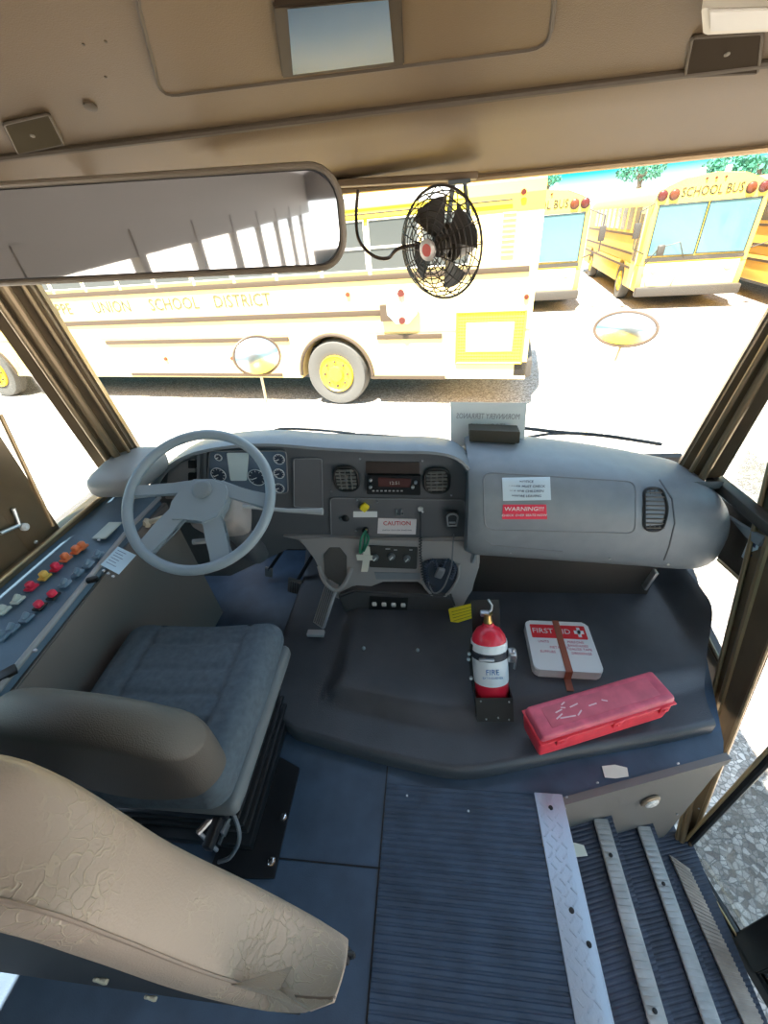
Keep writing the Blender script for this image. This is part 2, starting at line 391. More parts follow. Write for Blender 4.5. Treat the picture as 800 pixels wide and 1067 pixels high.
# left wall
b = MB()
b.box((XL-.02, -2.275, .36), (.04, 7.45, .78)); b.box((XL-.02, -2.5, 1.70), (.04, 7.1, .42))
b.box((XL-.02, -2.5, 1.44), (.04, 7.1, .1))
for y in [-.05-.75*k for k in range(8)]: b.box((XL-.02, y, 1.1), (.05, .07, .8))
b.box((XL-.01, 1.30, .36), (.04, .3, .70)); b.box((XL-.01, 1.62, .20), (.04, .42, .52)); b.box((-1.235, 1.62, -.02), (.10, .42, .03))
struct(b.build('wall_left', m_side))
b = MB()                                                  # window post between front pane and the sliding window
b.box((XL+.005, .93, 1.1), (.05, .13, .74), bev=.008)
b.box((XL+.012, .75, .86), (.03, .3, .24), bev=.006)
b.bar((XL+.03, .55, .752), (XL+.03, 1.36, .752), .05, .02, bev=.004)
struct(b.build('trim_2', m_pillar))
b = MB(); b.tube([at(0, 432, X=XL+.03), at(55, 548, X=XL+.03)], .006); b.tube([(XL+.055, .55, .764), (XL+.055, 1.36, .764)], .006); struct(b.build('trim_3', m_edge))
b = MB(); b.box((XL-.005, 1.15, 1.1), (.006, .36, .7)); struct(b.build('window_2', g_side))
b = MB(); b.box((XL-.005, .4, 1.2), (.006, .82, .6)); struct(b.build('window_3', g_side))
lt = thing('window_latch', 'small white metal latch on the dark left side window frame', 'latch', (XL+.04, .85, .93))
q = at(20, 547, X=XL+.04); q2 = at(0, 556, X=XL+.04); q3 = at(14, 530, X=XL+.04)
b = MB(); b.tube([q2, q], .006); b.tube([q, q3], .006); b.build('lever', m_steel, lt)
b = MB(); b.lathe([(.012, 0), (.012, .01), (.006, .016)], at(24, 549, X=XL+.034), (1, 0, 0), 12); b.build('knob', m_white, lt)
b = MB()
for p in ((37, 565),): b.lathe([(.006, 0), (.006, .004), (.002, .007)], at(*p, X=XL+.03), (1, 0, 0), 10)
b.build('screw', m_steel, lt)

# A pillars
def pillar(pl, pr_, nm, depth, edge_in):
    """pl, pr_: lists (bottom, top) of left / right edge points"""
    b = MB(); b.prism([pl[0], pl[1], pr_[1], pr_[0]], depth, bev=.012, seg=3); struct(b.build(nm, m_pillar))
Lb0, Lb1 = at(108, 498, X=-1.25), at(158, 492, X=-1.12)
Lt0, Lt1 = at(-30, 305, X=-1.22), at(42, 306, X=-1.10)
ext = lambda a, c, k: a+(c-a)*k
Lt0 = ext(Lb0, Lt0, 1.25); Lt1 = ext(Lb1, Lt1, 1.25)
pillar((Lb0, Lt0), (Lb1, Lt1), 'trim_4', (-.03, .06, 0), 0)
b = MB()
for k, r in ((.30, .010), (.52, .014), (.80, .006)):
    o = V((.012, -.012, 0)); b.tube([ext(Lb0, Lb1, k)+o, ext(Lt0, Lt1, k)+o], r, 10)
struct(b.build('trim_5', mat('pillar_bead', (.27, .20, .12), .3, metal=.5)))
Rb0, Rb1 = at(703, 492, X=.97), at(752, 500, X=1.08)
Rt0, Rt1 = at(800, 326, X=1.0), at(812, 398, X=1.10)
Rt0 = ext(Rb0, Rt0, 1.75); Rt1 = ext(Rb1, Rt1, 2.6)
Rb0 = ext(Rt0, Rb0, 1.06)
pillar((Rb0, Rt0), (Rb1, Rt1), 'trim_6', (.03, .06, 0), 0)
b = MB()
for k, r in ((.33, .009), (.62, .014)):
    o = V((-.012, -.014, 0)); b.tube([ext(Rb0, Rb1, k)+o, ext(Rt0, Rt1, k)+o], r, 10)
struct(b.build('trim_7', MATS['pillar_bead']))

# windshield
def wsf(u, v):
    x = -1.20+2.32*u; c = 1-(2*u-1)**2
    yb = 1.42+.30*c+.12*u; yt = 1.10+.16*c+.24*u
    zb = .60; zt = 1.62
    return V((x, yb+(yt-yb)*v, zb+(zt-zb)*v))
b = MB(); b.grid(wsf, 24, 8); struct(b.build('window_1', g_wind))

# header above the windshield
def hedge(x):                                              # bottom edge y
    u = (x+1.20)/2.32; c = 1-(2*u-1)**2; return 1.09+.16*c+.24*u
sec = lambda x: [(hedge(x)+.05, 1.60), (hedge(x), 1.592), (hedge(x)-.03, 1.60), (1.06+.05*x, 1.648), (1.0+.03*x, 1.662), (.985, 1.672), (.97, 1.672), (.60, 1.800), (.30, 1.90), (.05, 1.93), (0, 1.99), (hedge(x)+.05, 1.99)]
b = MB(); rings = []
for i in range(25):
    x = -1.30+2.46*i/24; rings.append([b.bm.verts.new((x, y, z)) for y, z in sec(max(-1.2, min(1.12, x)))])
for A, B in zip(rings, rings[1:]):
    k = len(A)
    for j in range(k): b.bm.faces.new((A[j], A[(j+1) % k], B[(j+1) % k], B[j]))
b.bm.faces.new(rings[0]); b.bm.faces.new(rings[-1][::-1])
struct(b.build('wall_front', m_head, smooth=50)).name = 'wall_front_header'
b = MB(); b.tube([(-1.26, .975, 1.667), (1.1, .985, 1.667)], .006); struct(b.build('trim_8', m_seam))
b = MB(); b.tube([(x, hedge(x)+.002, 1.588) for x in [-1.2+2.3*k/20 for k in range(21)]], .009); struct(b.build('trim_9', m_edge))
HP = (V((0, .97, 1.672)), V((0, .128, .37)).normalized())   # plane of the sloping header panel
HPn = V((0, -.327, -.945))                                    # towards the cabin
HPx = V((1, 0, 0)); HPy = V((0, .945, -.327))
def hp(px, py, off=0): return at(px, py, plane=(V((0, .97, 1.672)), V((0, .327, .945))))+HPn*off
# raised access panel
c4 = [hp(138, -20), hp(168, 98), hp(572, 46), hp(580, -25)]
for i in range(1): pass
def roundpoly(pts, r, n=4):
    out = []; N = len(pts)
    for i in range(N):
        p = pts[i]; a = (pts[i-1]-p); c = (pts[(i+1) % N]-p); ra = min(r, a.length*.45, c.length*.45)
        p0 = p+a.normalized()*ra; p1 = p+c.normalized()*ra
        for k in range(n+1):
            t = k/n; out.append((1-t)**2*p0+2*t*(1-t)*p+t*t*p1)
    return out
ap = thing('access_panel', 'large beige panel set into the header over the windshield', 'panel', tuple(sum(c4, V())/4))
b = MB(); b.prism(roundpoly(c4, .03), HPn*.004, bev=.0015); b.build('panel_face', mat('header_panel', (.163, .108, .056), .5, bump=.2, bscale=500), ap)
b = MB(); b.tube([p+HPn*.003 for p in roundpoly(c4, .03)], .0035, 6, closed=True); b.build('bead', m_seam, ap)
# ceiling and rear
b = MB()
def cf(u, v):
    x = XL-.05+2.47*u; return V((x, YB+(.1-YB)*v, 1.97-.16*abs(2*u-1)**3.5))
b.slab(cf, 24, 30, (0, 0, .05)); struct(b.build('ceiling', m_ceil))
b = MB(); b.box((-.08, .7, 2.0), (2.5, 1.35, .03)); struct(b.build('ceiling', m_ceil)).name = 'ceiling_front'
b = MB(); b.box((-.08, YB, .45), (2.45, .04, .95)); b.box((-.08, YB, 1.75), (2.45, .04, .45)); struct(b.build('wall_back', m_side))
# right wall behind the door
b = MB()
b.box((XR+.02, -3.5, .36), (.04, 5.2, .76)); b.box((XR+.02, -2.5, 1.73), (.04, 7.9, .36))
b.box((XR+.02, -3.5, 1.44), (.04, 5.2, .1))
for y in [-1.0-.75*k for k in range(7)]: b.box((XR+.02, y, 1.1), (.05, .09, .8))
struct(b.build('wall_right', m_side))

# right front corner: lower body panel with the curved lower window
cv = spline([at(700, 560, X=1.10), at(718, 602, X=1.10), at(726, 636, X=1.10), at(740, 668, X=1.10), at(758, 702, X=1.10), at(772, 730, X=1.10)], 5)
b = MB()
back = V((1.10, 1.85, cv[0].z))
poly = [p for p in cv]+[V((1.10, 1.02, -.02)), V((1.10, 1.02, -.75)), V((1.10, 1.85, -.4)), back]
b.prism(poly, (.03, 0, 0)); struct(b.build('wall_right_front', mat('side_lower', (.09, .085, .085), .5, bump=.4)))
b = MB(); b.tube([p+V((-.006, 0, 0)) for p in cv], .010, 8); struct(b.build('trim_10', m_pillar))
b = MB(); b.box((1.118, 1.25, .30), (.005, .42, .9)); struct(b.build('window_4', g_side))
b = MB(); b.box((1.115, 1.22, 1.05), (.005, .6, .85)); struct(b.build('window_5', g_side))
# belt rail between pillar base and door post
b = MB(); p0 = at(742, 498, X=1.08); p1 = at(812, 556, X=1.08)
b.bar(p0, p1, .05, .04, bev=.008); p0 = at(722, 560, X=1.12); p1 = at(812, 640, X=1.12)
b.prism([at(742, 512, X=1.115), at(815, 566, X=1.115), at(800, 640, X=1.115), at(772, 604, X=1.115), at(748, 585, X=1.115)], (.02, 0, 0))
struct(b.build('trim_11', mat('belt_rail', (.06, .05, .042), .4, metal=.2)))
b = MB(); b.tube([at(748, 583, X=1.108), at(779, 611, X=1.108)], .006); struct(b.build('trim_12', m_edge))
lb = thing('door_pull_plate', 'pale blue and white decal plate on the rail right of the dash end', 'plate', tuple(at(780, 575, X=1.10)))
qd = [at(782, 556, X=1.10), at(792, 564, X=1.10), at(784, 592, X=1.10), at(772, 580, X=1.10)]
b = MB(); b.prism(qd, (.012, 0, 0), bev=.001); b.build('plate', mat('pale_blue_decal', (.55, .68, .74), .4), lb)
for k in (.2, .62):
    b = MB(); a = qd[0].lerp(qd[3], k); c = qd[1].lerp(qd[2], k); a2 = qd[0].lerp(qd[3], k+.13); c2 = qd[1].lerp(qd[2], k+.13)
    b.prism([a.lerp(c, .25), a.lerp(c, .75), a2.lerp(c2, .75), a2.lerp(c2, .25)], (-.0015, 0, 0)); b.build('printed_mark', m_ink, lb)
b = MB(); b.prism([at(757, 537, X=1.09), at(780, 552, X=1.09), at(796, 560, X=1.09), at(790, 570, X=1.09), at(776, 560, X=1.09)], (.015, 0, 0), bev=.003)
tag(b.build('handle_bracket', mat('grey_bracket', (.22, .25, .27), .4)), 'small grey angled bracket above the pale plate at the dash end', 'bracket')

# door post
Pt0, Pt1 = at(772, 594, X=1.09), at(818, 640, X=1.10)
Pb0, Pb1 = at(704, 876, Z=-.68), at(718, 886, Z=-.70)
Pu0 = ext(Pb0, Pt0, 2.0); Pu1 = ext(Pb1, Pt1, 2.1)
dd = (Pt1-Pt0)
b = MB(); b.prism([Pb0, Pu0, Pu1, Pb1], (.03, .03, 0), bev=.01, seg=3); struct(b.build('trim_13', m_pillar))
b = MB()
for k, r in ((.06, .008), (.36, .012), (.93, .007)):
    o = V((-.006, -.006, 0)); b.tube([ext(Pb0, Pb1, k)+o, ext(Pu0, Pu1, k)+o], r, 8)
struct(b.build('trim_14', MATS['pillar_bead']))
b = MB()
for k in (.12, .3, .42, .55):
    q = ext(ext(Pb0, Pb1, .7), ext(Pu0, Pu1, .7), k*.8); b.lathe([(.006, 0), (.005, .004), (.002, .006)], q+V((-.004, -.004, 0)), (-1, -.6, 0), 8)
struct(b.build('trim_15', m_steel))

# door leaves
DA, DB = at(716, 882, Z=-.70), at(772, 975, Z=-.70)
du = (DB-DA); du.z = 0; L1 = du.length; du.normalize(); dn = V((du.y, -du.x, 0))
if dn.x > 0: dn = -dn
print('door', DA, DB, L1)
def leaf(name, s0, s1, z0, z1):
    d = lambda s, z, o=0: V((DA.x, DA.y, 0))+du*s+V((0, 0, z))+dn*o
    t = struct(MB().prism([d(s0, z0, -.01), d(s1, z0, -.01), d(s1, z1, -.01), d(s0, z1, -.01)], dn*.004).build(name, g_side))
    fr = MB(); r = .012
    fr.tube([d(s0, z0), d(s1, z0), d(s1, z1), d(s0, z1)], r, 8, closed=True)
    o = fr.build('door_frame', m_black, t); return t, d
t1, dfn = leaf('door_1', 0, L1, -.70, 1.42)
t2, _ = leaf('door_2', L1+.085, L1+.55, -.70, 1.42)
b = MB(); b.prism([dfn(L1-.005, -.74), dfn(L1+.09, -.74), dfn(L1+.09, 1.45), dfn(L1-.005, 1.45)], dn*.02, bev=.004); b.build('door_stile', m_black, t1)
b = MB(); b.prism([dfn(-.03, -.77), dfn(L1+.6, -.77), dfn(L1+.6, -.71), dfn(-.03, -.71)], dn*.02, bev=.004); b.build('door_rail', m_black, t1)
b = MB(); b.tube([dfn(-.012, -.7, .012), dfn(-.012, 1.4, .012)], .006); b.tube([dfn(0, -.70, .016), dfn(L1, -.70, .016)], .004); b.build('door_beading', mat('gold_bead', (.5, .38, .2), .35, metal=.5), t1)
# sill strip
b = MB(); pts = [at(697, 890, Z=-.65), at(718, 905, Z=-.65), at(796, 1067, Z=-.65), at(775, 1067, Z=-.65)]
b.prism(pts, (0, 0, -.012), bev=.002)
for i in range(34):
    k = (i+.5)/34; a = ext(pts[0], pts[3], k*1.0); c = ext(pts[1], pts[2], k*1.0); b.bar(a+V((0, 0, .002)), c+V((0, 0, .002)), .005, .004)
tag(b.build('door_sill', mat('sill_metal', (.42, .36, .30), .4, metal=.6, noise=.2)), 'ribbed metal sill strip below the entrance door at the bottom step', 'door sill')
# stepwell lamp
q = at(677, 834, plane=(V((.38, fy(.38)-.004, 0)), V((.30, -1, 0)).normalized()))
nn = V((.287, -.958, 0))
lp = thing('step_light', 'round clear courtesy light on the stepwell front wall', 'light', tuple(q))
b = MB(); b.lathe([(.034, 0), (.034, .006), (.027, .010)], q, nn, 24); b.build('bezel', mat('bronze_ring', (.35, .28, .2), .35, metal=.6), lp)
b = MB(); b.lathe([(.026, .008), (.022, .014), (.010, .018)], q, nn, 24); b.build('lens', mat('clear_lens', (.75, .72, .68), .15, noise=.3, nscale=150, bump=1, bscale=150), lp)
b = MB()
for p in ((590, 830), (622, 815), (633, 868), (706, 795), (705, 848), (588, 842)):
    try: b.lathe([(.004, 0), (.004, .003), (.001, .004)], at(*p, plane=(V((.38, fy(.38)-.006, 0)), V((.30, -1, 0)).normalized())), nn, 8)
    except Exception: pass
struct(b.build('trim_16', m_steel))

# ================================================================== FIREWALL, ENGINE COVER MAT
b = MB(); b.box((-.08, 1.80, .13), (2.4, .04, .85)); struct(b.build('wall_front', mat('firewall', (.03, .022, .018), .7, bump=.6)))
def medge(x):                                             # rear lip of the mat
    pts = [(-.66, .86), (-.60, .80), (-.50, .735), (-.23, .68), (.0, .645), (.07, .640), (.14, .648), (.45, .725), (.80, .805), (1.00, .86), (1.09, .885)]
    for (a, p), (c, q) in zip(pts, pts[1:]):
        if x <= c: return p+(q-p)*max(0, (x-a)/(c-a))
    return pts[-1][1]
def mh(x, y, e):
    z = .055
    d = 0
    # raised plateau over the engine
    dx = smooth01(-.42, -.34, x+.25*max(0, .95-y))
    dy = smooth01(e+.10, e+.19, y)
    z += .035*dx*dy
    z += .16*smooth01(1.45, 1.78, y)
    z += .10*smooth01(.98, 1.09, x)*smooth01(1.0, 1.25, y)
    return z
def mf(u, v):
    x = -.66+(1.745-.15*(1-smooth01(.83, 1.25, .83+.95*v**1.15)))*u; e = medge(x); y = e+(1.785-e)*(v**1.15); return V((x, y, mh(x, y, e)))
b = MB(); NU, NV = 110, 70
A = [[b.bm.verts.new(mf(i/NU, j/NV)) for j in range(NV+1)] for i in range(NU+1)]
for i in range(NU):
    for j in range(NV): b.bm.faces.new((A[i][j], A[i+1][j], A[i+1][j+1], A[i][j+1]))
def skirt(vs, off):
    m1 = [b.bm.verts.new(v.co+V(off)+V((0, 0, -.008))) for v in vs]; m2 = [b.bm.verts.new((v.co.x+off[0]*1.2, v.co.y+off[1]*1.2, .001)) for v in vs]
    for k in range(len(vs)-1):
        b.bm.faces.new((vs[k], vs[k+1], m1[k+1], m1[k])); b.bm.faces.new((m1[k], m1[k+1], m2[k+1], m2[k]))
skirt([A[i][0] for i in range(NU+1)], (0, -.014, 0)); skirt([A[0][j] for j in range(NV+1)], (-.012, 0, 0))
tag(b.build('floor_mat', m_mat, smooth=60), 'dark moulded rubber mat covering the raised engine floor', 'floor mat')
b = MB()
for x, y in ((.30, 1.46), (.42, 1.46), (.54, 1.47), (.66, 1.47)):
    b.bar((x, y, .10), (x-.01, y+.22, .20), .04, .018, bev=.008)
# screws on the mat
for i, p in enumerate([(379, 676), (435, 678)]):
    q = at(*p, Z=.092); tag(MB().lathe([(.008, 0), (.008, .006), (.004, .012), (.002, .014)], q, seg=12).build('floor_screw', m_steel), 'steel screw head on the engine mat, %s' % ('the one nearer the pedals' if i == 0 else 'the one nearer the extinguisher'), 'screw', group='screws on the engine mat')
b.bm.free()

# ================================================================== SWITCH CONSOLE beside the driver
CZ = .745
ci0, ci1 = at(4, 716, Z=.70), at(138, 548, Z=.70)          # inner edge
b = MB()
xo = XL+.02
pA = [V((xo, ci0.y-.05, .75)), V((xo, 1.30, .75)), V((ci1.x, 1.26, .70)), V((ci1.x, ci1.y, .70)), V((ci0.x, ci0.y-.05, .70))]
t = thing('switch_console', 'slate blue switch console under the left side window', 'console', (-1.1, .8, 0))
b.prism([p+V((0, 0, -.03)) for p in pA], (0, 0, .03), bev=.006)
b.build('top_panel', mat('console_blue', (.10, .165, .235), .45, noise=.1, nscale=12, bump=.3), t)
b = MB(); yb0 = ci0.y-.05
b.prism([V((xo, yb0, .02)), V((xo, 1.3, .02)), V((ci1.x+.03, 1.28, .02)), V((ci1.x+.03, yb0, .02))], (0, 0, .04))
b.prism([V((ci0.x+.004, yb0, .668)), V((ci1.x+.004, ci1.y, .668)), V((ci1.x+.004, 1.28, .668)), V((ci1.x+.045, 1.28, .03)), V((ci1.x+.045, yb0, .03))], (-.02, 0, 0), bev=.004)
b.prism([V((xo, yb0, .03)), V((ci0.x+.0, yb0, .03)), V((ci0.x, yb0, .665)), V((xo, yb0, .71))], (0, .02, 0))
b.build('body', m_side, t)
b = MB(); b.tube([V((ci0.x, yb0, .703)), V((ci1.x, ci1.y, .703)), V((ci1.x, 1.26, .703))], .008, 8); b.build('edge_bead', mat('bead_grey', (.30, .31, .32), .4), t)
def czat(px, py):
    n = V((.05, 0, (xo-ci0.x)*-1)); n = V((-(.75-.70)/(xo-ci0.x), 0, 1)).normalized()
    return at(px, py, plane=(V((ci0.x, 0, .70)), n)), n
m_sw = mat('clear_switch', (.55, .62, .58), .3); m_swb = mat('blue_switch', (.16, .24, .32), .35)
m_swr = mat('red_switch', (.75, .03, .08), .3); m_swo = mat('orange_switch', (.85, .22, .08), .35); m_swy = mat('amber_switch', (.80, .50, .10), .35)
SW = [((33, 613), m_swr, 'red'), ((47, 602), m_swy, 'amber'), ((59, 593), m_swr, 'red'), ((19, 626), m_sw, 'pale'), ((4, 637), m_sw, 'pale'), ((42, 633), m_swr, 'red'), ((56, 622), m_swr, 'red'),
      ((69, 583), m_swo, 'orange'), ((80, 575), m_swo, 'orange'), ((86, 571), m_swo, 'orange'), ((68, 609), m_swb, 'blue'), ((81, 598), m_swb, 'blue'), ((92, 589), m_swb, 'blue'), ((102, 579), m_swb, 'blue'),
      ((28, 645), m_swb, 'blue'), ((13, 656), m_swb, 'blue'), ((3, 664), m_swb, 'blue')]
for (p, m, nm) in SW:
    q, n = czat(*p)
    o = MB().box(q+n*.003, (.026, .030, .008), bev=.003).build('switch_base', m_black if m in (m_swr,) and p[1] > 615 else m, t, label='%s switch surround' % nm)
    if nm in ('red', 'amber', 'orange'): MB().rbox(q+n*.014, (.018, .021, .020), .006, 3).build('switch_cap', m, t, label='%s rocker cap' % nm)
    else: MB().box(q+n*.012, (.010, .020, .014), Matrix.Rotation(.5, 3, 'X'), bev=.003).build('switch_cap', m, t, label='%s toggle cap' % nm)
b = MB()
for p in ((97, 606),): q, n = czat(*p); b.box(q+n*.008, (.030, .016, .016), Matrix.Rotation(.4, 3, 'Z'), bev=.004)
b.build('rocker', m_black, t, label='black rocker')
for p in ((37, 678), (20, 690), (108, 595), (113, 598), (118, 601), (103, 563)):
    q, n = czat(*p); MB().lathe([(.005, 0), (.004, .004)], q, n, 8).build('screw', m_steel, t)
b = MB(); q, n = czat(112, 553); b.box(q+n*.002, (.05, .09, .004), bev=.001); b.build('instruction_plate', mat('pale_green_plate', (.45, .52, .48), .4), t, label='pale green instruction plate')
b = MB(); q, n = czat(5, 705); b.box(q+n*.006, (.03, .05, .01), Matrix.Rotation(-.7, 3, 'Z'), bev=.002); b.build('catch', m_black, t)
qs = [czat(123, 570)[0], czat(142, 579)[0], czat(124, 599)[0], czat(105, 589)[0]]
n = czat(120, 580)[1]
nt_ = thing('paper_note', 'small pale blue paper note lying on the side switch console', 'note', tuple(qs[0]))
b = MB(); b.prism([q+n*.0015 for q in qs], n*.001); b.build('sheet', mat('blue_paper', (.55, .72, .84), .7), nt_)
b = MB()
for k in range(6):
    a = qs[0].lerp(qs[3], .15+.13*k); c = qs[1].lerp(qs[2], .15+.13*k); b.bar(a.lerp(c, .12)+n*.0028, a.lerp(c, .5+.35*random.random())+n*.0028, .0022, .0004)
b.build('writing', mat('pen_ink', (.2, .28, .4), .6), nt_)

# pod at the left end of the dash, next to the window
b = MB(); q = at(134, 492, X=-1.12)
b.rbox(q, (.20, .26, .10), .045, 6, f=lambda p: V((p.x*(1-.9*max(0, -p.y)), p.y, p.z*(1+1.2*p.y)+.02*p.y)))
tag(b.build('corner_duct', mat('pod_grey', (.30, .295, .285), .5, bump=.3)), 'grey rounded duct pod at the left dash corner by the pillar', 'duct')
b = MB(); q = at(125, 525, Y=1.28)
b.box(q+V((-.02, -.02, -.06)), (.13, .14, .13), bev=.02)
tag(b.build('junction_box', m_panel), 'dark box below the grey pod at the left dash corner', 'box')

# ================================================================== DASHBOARD
DY = 1.40
D = thing('dashboard', 'grey moulded dashboard across the front under the windshield', 'dashboard', (0, 1.5, .3))
out = [(168, 562), (160, 530), (166, 505), (182, 485), (206, 470), (240, 462), (285, 459), (340, 463), (400, 466), (450, 467), (474, 473), (486, 487), (491, 505), (492, 560), (488, 576)]
cur = spline([at(*p, Y=DY) for p in out], 4)
bot = [at(300, 572, Y=DY), at(240, 600, Y=DY), at(180, 600, Y=DY)]
b = MB(); b.prism(cur+bot, (0, .03, 0)); b.build('fascia', m_panel, D, label='darker grey instrument fascia')
# hood lip wrapping over the fascia and top deck back to the glass
b = MB(); rings = []
NC = len(cur)
cc = at(330, 520, Y=DY)
def outn(i):
    a = cur[max(0, i-1)]; c = cur[min(NC-1, i+1)]; d = (c-a).normalized(); nn_ = V((-d.z, 0, d.x)); return nn_
for i, p in enumerate(cur):
    o = outn(i)
    if o.dot(p-cc) < 0: o = -o
    zb = lambda q, k: q
    pr = [p, p+V((0, -.05, 0)), p+V((0, -.066, 0))+o*.008, p+V((0, -.064, 0))+o*.018, p+V((0, -.03, 0))+o*.024, p+V((0, .06, 0))+o*.018]
    yend = 1.72 if p.x > -1.0 else 1.6
    e = V((p.x+o.x*.005, max(1.45, min(yend, wsf((p.x+1.2)/2.32, 0).y-.02)), min(p.z-.04, .665)))
    pr += [pr[-1].lerp(e, .5), e, e+V((0, 0, -.2))]
    rings.append([b.bm.verts.new(q) for q in pr])
for A_, B_ in zip(rings, rings[1:]):
    for j in range(len(A_)-1): b.bm.faces.new((A_[j], A_[j+1], B_[j+1], B_[j]))
b.build('hood', m_dash, D, smooth=60)
F = lambda px, py, off=0: at(px, py, Y=DY-off)
def patch(name, px, m, off=.004, thick=.006, r=.01, parent=None, bev=.001, label=None):
    b = MB(); b.prism(roundpoly([F(*p, off) for p in px], r), (0, thick, 0), bev=bev); return b.build(name, m, parent or D, label=label)
def outline(name, px, m, off=.006, rad=.0025, r=.012, parent=None, label=None):
    b = MB(); b.tube(roundpoly([F(*p, off) for p in px], r, 5), rad, 6, closed=True); return b.build(name, m, parent or D, label=label)
m_lite = mat('moulding_edge', (.20, .21, .23), .4)
# instrument cluster
ic = patch('instrument_cluster', [(218, 470), (298, 470), (300, 514), (216, 516)], mat('cluster_face', (.12, .17, .24), .25), off=.010, thick=.010, r=.02, label='blue-grey instrument cluster')
outline('cluster_rim', [(218, 470), (298, 470), (300, 514), (216, 516)], m_lite, off=.014, r=.02, parent=ic)
def gauge(px, py, rad, big):
    q = F(px, py, .0125)
    g = MB().lathe([(rad, 0), (rad, .004), (rad*.92, .005)], q, (0, -1, 0), 28).build('gauge', mat('gauge_face', (.035, .05, .08), .3), ic)
    b = MB(); b.tube([q+V((rad*math.cos(a), -.005, rad*math.sin(a))) for a in [2*PI*k/28 for k in range(28)]], .0018, 6, closed=True)
    b.build('gauge_ring', mat('gauge_ring', (.6, .66, .7), .3), g)
    b = MB()
    for k in range(9):
        a = math.radians(-45+270*k/8); b.bar(q+V((rad*.7*math.cos(a), -.006, rad*.7*math.sin(a))), q+V((rad*.88*math.cos(a), -.006, rad*.88*math.sin(a))), .002, .001, up=V((0, 1, 0)))
    a = math.radians(200); b.bar(q+V((0, -.0065, 0)), q+V((rad*.75*math.cos(a), -.0065, rad*.75*math.sin(a))), .003, .001, up=V((0, 1, 0)))
    b.build('gauge_marks', m_white, g)
gauge(228, 494, .030, 1); gauge(268, 497, .036, 1)
for py in (478, 493, 508): gauge(291, py, .021, 0)
gauge(228, 476, .014, 0)
patch('message_screen', [(236, 472), (259, 472), (257, 501), (240, 501)], mat('lcd_glare', (.55, .68, .72), .2), off=.018, thick=.003, r=.006, parent=ic, label='message screen with pale glare painted in')  # light reflected off the screen is put into its pale colour
# left fascia strips and rockers
for x in (207, 214): patch('fascia_strip', [(x-2, 472), (x+1, 472), (x+1, 520), (x-2, 520)], m_lite, off=.008, r=.002)
for py in (484, 497, 509): patch('rocker_switch', [(196, py-4), (204, py-4), (204, py+4), (196, py+4)], m_black, off=.008, r=.002)
patch('side_panel', [(176, 486), (203, 478), (203, 520), (172, 520)], m_dashl, off=.004, r=.01, label='paler left panel')
# blank door between cluster and vents
patch('storage_door', [(306, 478), (335, 478), (336, 530), (306, 528)], mat('fascia_mid', (.14, .145, .158), .4), off=.008, thick=.006, r=.012, bev=.002)
outline('door_edge', [(306, 478), (335, 478), (336, 530), (306, 528)], m_lite, off=.009)
# round-cornered vents
def vent(px, py):
    q = F(px, py, .004); M = FACE(q); W_, H_ = .094, .108
    v = MB().prism([M @ V((x, y, 0)) for x, y in rrect(W_-.012, H_-.012, .03)], (0, -.004, 0)).build('air_vent', m_dark, D)
    b = MB(); b.tube([M @ V((x, y, .008)) for x, y in rrect(W_, H_, .036)], .006, 8, closed=True); b.build('vent_rim', m_black, v)
    b = MB()
    for k in range(6): b.box(q+V((0, -.010, -.038+.0152*k)), (W_-.026 if k in (0, 5) else W_-.014, .008, .0055), Matrix.Rotation(.5, 3, 'X'))
    b.build('vent_slats', mat('vent_slat', (.19, .19, .185), .45), v)
    b = MB()
    for k in range(3): b.box(q+V((-.022+.022*k, -.014, 0)), (.0035, .004, H_-.02))
    b.build('vent_bars', mat('vent_slat', (.1, .1, .1)), v)
    MB().box(q+V((0, -.018, 0)), (.016, .006, .006), bev=.002).build('vent_tab', m_lite, v)
vent(361, 498); vent(455, 500)
# radio and slot
patch('slot', [(381, 481), (437, 482), (437, 494), (381, 493)], mat('slot_brown', (.05, .035, .03), .5), off=.004, thick=.008, r=.003)
rd = patch('radio', [(382, 495), (438, 496), (438, 516), (382, 515)], m_black, off=.016, thick=.016, r=.004, bev=.002, label='black radio')
patch('radio_display', [(394, 498), (428, 499), (428, 508), (394, 507)], mat('radio_lcd', (.10, .04, .035), .25), off=.0185, thick=.002, r=.002, parent=rd)
text('radio_clock', '12:51', mat('radio_digits', (.45, .42, .38), .4), .020, FACE(F(411, 503.5, .0195)), rd, .0003)
b = MB()
for k in range(8): b.box(F(389+4.2*k, 511.5, .0175), (.009, .004, .005), bev=.001)
b.build('radio_buttons', mat('button_grey', (.5, .5, .5), .4), rd)
b = MB()
for p in ((386, 500), (433, 502), (430, 507), (386, 507)): b.lathe([(.0065, 0), (.0065, .009), (.004, .011)], F(*p, .0165), (0, -1, 0), 12)
b.build('radio_knobs', m_steel, rd)
